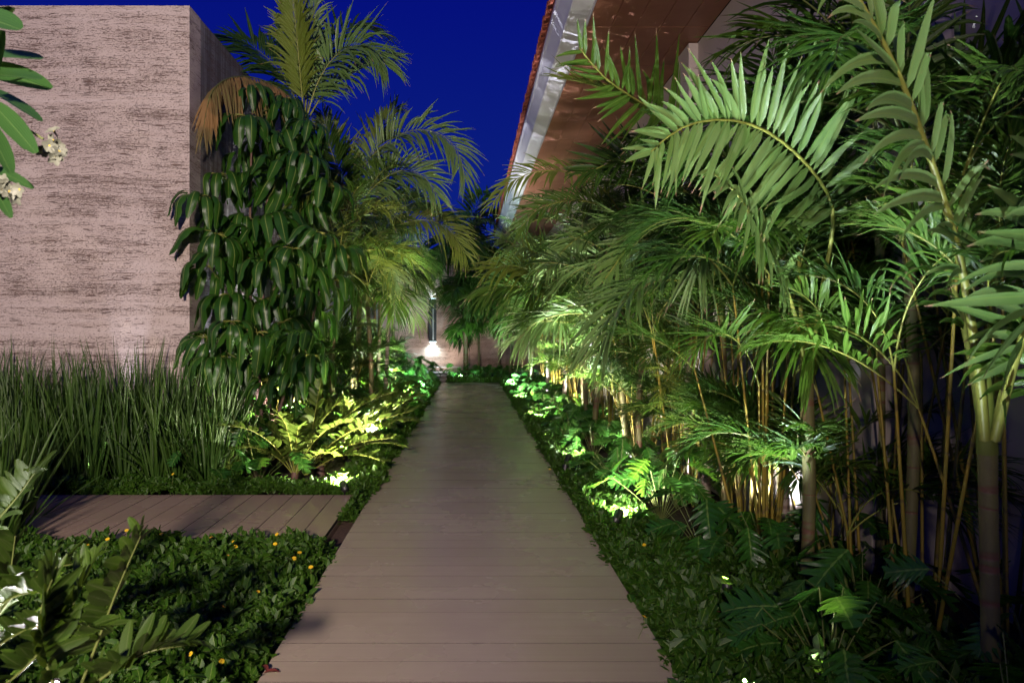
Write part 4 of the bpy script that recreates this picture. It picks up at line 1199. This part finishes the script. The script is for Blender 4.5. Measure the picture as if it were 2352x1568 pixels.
# ringed slender trunks, middle distance
mids = [(1475, 985, 832, 7.9, .036, 'trunk', 'palm with green trunk behind the brightly lit philodendron'), (1436, 950, 733, 10.4, .040, 'trunk_pale', 'slim pale palm trunk second left of the bright philodendron'),
        (1408, 930, 760, 11.4, .036, 'trunk_pale', 'leaning slim palm between two straighter trunks'), (1370, 930, 793, 10.6, .045, 'trunk', 'dark ringed palm trunk nearest the path in mid distance'),
        (1300, 900, 700, 14.5, .045, 'trunk_pale', 'far pale palm with low fan of white lit leaflets'), (1262, 890, 690, 17.0, .045, 'trunk_pale', 'thin pinkish palm trunk farther down the right bed'),
        (1660, 1050, 780, 6.2, .032, 'trunk', 'ringed palm trunk between the lit pale trunk and the canes'), (1588, 1040, 800, 7.2, .034, 'trunk_pale', 'palm trunk glaring white in the light of a spotlight'),
        (1802, 1080, 900, 5.3, .035, 'trunk_pale', 'brown sheathed palm trunk left of the green-ringed one'), (1515, 960, 640, 9.0, .038, 'trunk', 'tall palm rising over the lit canes'),
        (1225, 870, 640, 20.0, .05, 'trunk', 'far palm near the right end of the path'), (1345, 900, 620, 13.0, .045, 'trunk', 'tall palm in the middle of the right bed'),
        (1740, 1050, 640, 6.0, .034, 'trunk', 'dark tall palm close to the low wall')]
for i, (px, py0, py1, Y, rr_, tm_, lb) in enumerate(mids):
    t_ = P(px, py1, Y); bs = np.array([t_[0] + random.uniform(-.06, .06), Y, -.1])
    o = palm_root('palm_tree', lb, 'palm tree', bs, t_, rr_, rr_ * .9, tm_, shaft=.4)
    crown(o, t_ + [0, 0, .35], 9 if Y > 9 else 8, 1.55, .72, .042, e=(20, 85), bend=(55, 120), leaf=('palm', 'palm_dark', 'palm_pale', 'palm_dark'), seed=300 + i, segs=4, pairs=32, az0=190, azr=340, droop=.3)
for i, (x_, y_, z_, lb) in enumerate(((2.5, 5.6, 2.0, 'dark palm behind the great comb-like frond'), (2.65, 4.5, 2.5, 'dark palm rising beside the nearest palm'), (2.5, 4.0, 2.4, 'dark palm between the two nearest palms'))):
    o = palm_root('palm_tree', lb, 'palm tree', (x_, y_, -.1), (x_, y_, z_), .035, .03, 'trunk', shaft=.35)
    crown(o, (x_, y_, z_ + .3), 11, 1.6, .6, .042, e=(15, 85), bend=(50, 110), leaf=('palm_dark', 'palm', 'palm_dark'), seed=350 + i, segs=4, az0=190, azr=340, droop=.25, rach='rachis_dk')
# traced mid-right fronds on two more palms
pm1 = palm_root('palm_tree', 'palm with fronds sweeping left across the end of the eaves', 'palm tree', (1.95, 8.6, -.1), P(1440, 520, 8.6) - [0, 0, .3], .04, .035, shaft=.35)
kw = dict(ll=.42, lw=.032, pairs=40, segs=4, r0=.011, leaf='palm', rach='rachis', droop=.3, t0=.22, fold=.28)
fr(pm1, [(1440, 520, 8.6), (1390, 440, 8.2), (1310, 398, 7.9), (1230, 395, 7.7), (1165, 425, 7.6), (1130, 470, 7.5)], hint=(0, -.7, .6), leaf='palm_yel', ll=.4)
fr(pm1, [(1440, 520, 8.6), (1400, 480, 8.2), (1320, 460, 8.0), (1240, 480, 7.9), (1190, 530, 7.8)], hint=(0, -.6, .7), leaf='palm')
fr(pm1, [(1440, 520, 8.6), (1480, 420, 8.3), (1450, 370, 8.0), (1380, 372, 7.8)], hint=(0, -.8, .5), leaf='palm_dark')
fr(pm1, [(1440, 520, 8.6), (1380, 520, 8.3), (1310, 560, 8.1), (1260, 620, 8.0)], hint=(0, -.7, .7), leaf='palm_pale', ll=.4)
fr(pm1, [(1440, 520, 8.6), (1520, 450, 8.4), (1600, 430, 8.2), (1680, 470, 8.0)], hint=(0, -.7, .7), leaf='palm_dark', ll=.5)
pm2 = palm_root('palm_tree', 'palm with long lit fronds leaning towards the far end of the path', 'palm tree', (1.9, 11.2, -.1), P(1345, 735, 11.2) - [0, 0, .3], .04, .035, shaft=.35)
kw.update(ll=.80, lw=.046)
fr(pm2, [(1345, 735, 11.2), (1300, 656, 11.0), (1262, 611, 10.8), (1220, 575, 10.6), (1155, 552, 10.4)], hint=(.2, -.6, .7), leaf='palm_pale')
fr(pm2, [(1345, 735, 11.2), (1285, 700, 10.8), (1230, 675, 10.6), (1170, 655, 10.4), (1105, 680, 10.2)], hint=(.1, -.7, .7), leaf='palm')
fr(pm2, [(1345, 735, 11.2), (1300, 700, 10.8), (1240, 640, 10.6), (1180, 610, 10.4), (1125, 620, 10.2)], hint=(.1, -.7, .7), leaf='palm_yel')
fr(pm2, [(1345, 735, 11.2), (1370, 640, 11.2), (1420, 570, 11.2), (1490, 560, 11.2)], hint=(0, -.8, .5), leaf='palm')
fr(pm2, [(1345, 735, 11.2), (1300, 740, 10.8), (1240, 740, 10.6), (1190, 780, 10.5)], hint=(.1, -.7, .7), leaf='palm_pale')

# cane palm clumps
def cane_clump(label, x, y, n, h, seed, group=None, L=.9, ll=.34, spread=.16, fr_=3, lean=10):
    r = np.random.default_rng(seed)
    o = thing('cane_palm', label, 'palm', (x, y, -.1), group)
    for i in range(n):
        a = r.uniform(0, 6.28); ln = math.radians(abs(r.normal(lean * .7, lean * .5)))
        b = np.array([x + math.cos(a) * spread * r.uniform(.2, 1), y + math.sin(a) * spread * r.uniform(.2, 1), -.1])
        hh = h * r.uniform(.6, 1.1)
        d = np.array([math.cos(a) * math.sin(ln), math.sin(a) * math.sin(ln), math.cos(ln)])
        t_ = b + d * hh
        mb = MB(); tube(mb, [b, b + d * hh * .5 + [0, 0, .02], t_], .011 * r.uniform(.7, 1.3), .007, n=10, sides=6)
        part('cane', mb, M['cane'], o)
        for j in range(fr_):
            az = math.degrees(a) + r.normal(0, 70)
            lf = ('palm', 'palm_dark', 'palm_dark', 'palm')[r.integers(4)]
            pts = arch(t_, az, r.uniform(45, 85), L * r.uniform(.7, 1.2), r.uniform(50, 110), sway=r.normal(0, 15))
            frond(o, pts, ll * r.uniform(1.0, 1.35), .026, 26, leaf=lf, segs=3, droop=.25, r0=.006, t0=.3, vee=25)
    return o
cane_clump('cane palm clump with bare yellow stems fanning out near the right border', 2.50, 3.85, 9, 2.35, 401, lean=14, fr_=2)
cane_clump('cane palm clump with orange-yellow stems left of the green-ringed trunk', 2.12, 5.0, 11, 2.1, 402, fr_=2)
cane_clump('cane palm clump lit from behind by the cool wall light', 2.35, 5.9, 12, 2.3, 403, fr_=2)
cane_clump('dark cane palm clump against the low wall corner', 2.5, 4.3, 6, 2.0, 404, fr_=2)
cane_clump('dark cane palm clump behind the nearest palm', 2.8, 3.6, 9, 2.0, 405)
cane_clump('cane palm clump at the extreme right edge behind the near trunk', 3.1, 4.1, 9, 2.4, 406)
for i in range(7):
    cane_clump(['leafy cane palm against the low wall, nearest', 'leafy cane palm against the low wall, second', 'leafy cane palm against the low wall, third', 'leafy cane palm against the low wall, fourth', 'leafy cane palm against the low wall, fifth', 'leafy cane palm against the low wall, sixth', 'leafy cane palm against the low wall, farthest'][i],
               2.5, 4.55 + i * .45, 7, .75, 470 + i, 'leafy cane palms against the low wall', L=.75, ll=.34, fr_=3, lean=16)
gc = 'cane palms massed along the house wall'
for i in range(15):
    y_ = 6.9 + i * 1.05
    cane_clump('cane palm in the dense row along the house', 2.3 + random.uniform(-.15, .2), y_, 9, random.uniform(1.9, 2.8), 420 + i, gc, L=1.15, ll=.42, fr_=3)
for i in range(5):
    cane_clump('low leafy cane palm among the trunks of the right bed', 2.15 + .25 * (i % 2), 8.6 + i * 2.2, 7, .95, 500 + i, 'low leafy cane palms among the right trunks', L=.8, ll=.36, fr_=3, lean=18)
for i in range(7):
    cane_clump('low leafy cane palm against the streaked side of the stone wall', -2.85 + .5 * (i % 2), 10.2 + i * 1.5, 8, 1.15, 520 + i, 'low leafy cane palms by the stone wall', L=.9, ll=.40, fr_=3, lean=18)
# small lit seedling palm
o = palm_root('palm_tree', 'short young palm with glowing yellow-green arching fronds beside the glare', 'palm tree', P(1590, 1040, 7.0) * [1, 1, 0] - [0, 0, .1], P(1590, 935, 7.0), .03, .028, 'trunk_pale', shaft=0)
kw = dict(ll=.22, lw=.02, pairs=26, segs=3, r0=.007, leaf='palm_yel', rach='rachis', droop=.3, t0=.2, fold=.28)
fr(o, [(1590, 935, 7), (1575, 900, 6.9), (1545, 870, 6.8), (1510, 862, 6.7)]); fr(o, [(1590, 935, 7), (1560, 880, 6.8), (1530, 850, 6.7), (1495, 845, 6.6)])
fr(o, [(1590, 935, 7), (1560, 900, 6.8), (1525, 890, 6.7), (1512, 925, 6.6)])

# ---------------- frangipani at the left border
pl = thing('frangipani_tree', 'out of focus frangipani with blunt dark leaves and white blooms at the left border', 'tree', (-1.85, 2.1, -.1))
mb = MB(); tube(mb, [(-1.85, 2.1, -.1), (-1.9, 2.12, .9), (-1.72, 2.15, 1.7), (-1.66, 2.2, 2.25)], .05, .03, n=14, sides=9, wob=.03); part('trunk', mb, M['bark'], pl)
mb = MB(); tube(mb, [(-1.8, 2.1, 1.4), P(-70, 520, 2.3), P(-30, 430, 2.3), P(-6, 330, 2.3)], .03, .016, n=10, sides=8); part('branch', mb, M['bark'], pl)
pleaves = [((-70, 30), (48, 62), .075), ((-75, 130), (97, 128), .075), ((-60, 250), (6, 60), .08), ((-60, 150), (118, 197), .075), ((-50, 170), (95, 175), .06), ((-30, 200), (94, 272), .055), ((-20, 235), (84, 345), .05), ((-15, 250), (60, 338), .03),
           ((-40, 270), (26, 392), .05), ((-30, 380), (78, 427), .03), ((-20, 420), (26, 496), .03), ((-80, 100), (30, 10), .07)]
for i, (a, b_, w_) in enumerate(pleaves):
    Yb = 2.35 if i % 2 else 2.2
    p0_, p1_ = P(a[0], a[1], Yb), P(b_[0], b_[1], Yb - .08)
    mb = MB(); d = p1_ - p0_
    nrm = np.array([[.1, -.75 + .3 * (i % 3), .6]])
    blades(mb, p0_[None], nz(d)[None], nrm, np.array([np.linalg.norm(d)]), np.array([w_ * 1.35]), 0.04, 10, 'oval', .12)
    part('leaf', mb, M['plum'], pl)
def bloom(parent, c, rr, seed, n=9):
    r = np.random.default_rng(seed)
    for i in range(n):
        cc = c + r.normal(0, rr, 3) * [1, .6, 1.1]
        up = nz(r.normal(0, .6, 3) + [.4, -.9, .0]); A_ = nz(np.cross(up, [0, 0, 1])); B_ = np.cross(up, A_)
        a = np.linspace(0, 2 * math.pi, 5, endpoint=False) + r.uniform(0, 1)
        D = np.cos(a)[:, None] * A_ + np.sin(a)[:, None] * B_ + up * .35
        mb = MB(); blades(mb, np.tile(cc, (5, 1)), D, np.tile(up, (5, 1)), .026, .020, .12, 4, 'oval', .15)
        tube(mb, [cc - up * .02, cc], .002, .004, k=0, n=3, sides=5)
        f = part('bloom', mb, M['petal'], parent)
        mb = MB(); tube(mb, [cc, cc + up * .002], .006, .001, n=3, sides=6); part('bloom_centre', mb, M['ypetal'], f)
bloom(pl, P(120, 335, 2.2), .020, 1, 13)
bloom(pl, P(8, 430, 2.15), .020, 2, 9)
mb = MB(); tube(mb, [P(-30, 250, 2.3), P(50, 290, 2.2), P(100, 320, 2.2)], .006, .004, n=6, sides=6); part('flower_stalk', mb, M['rachis_dk'], pl)
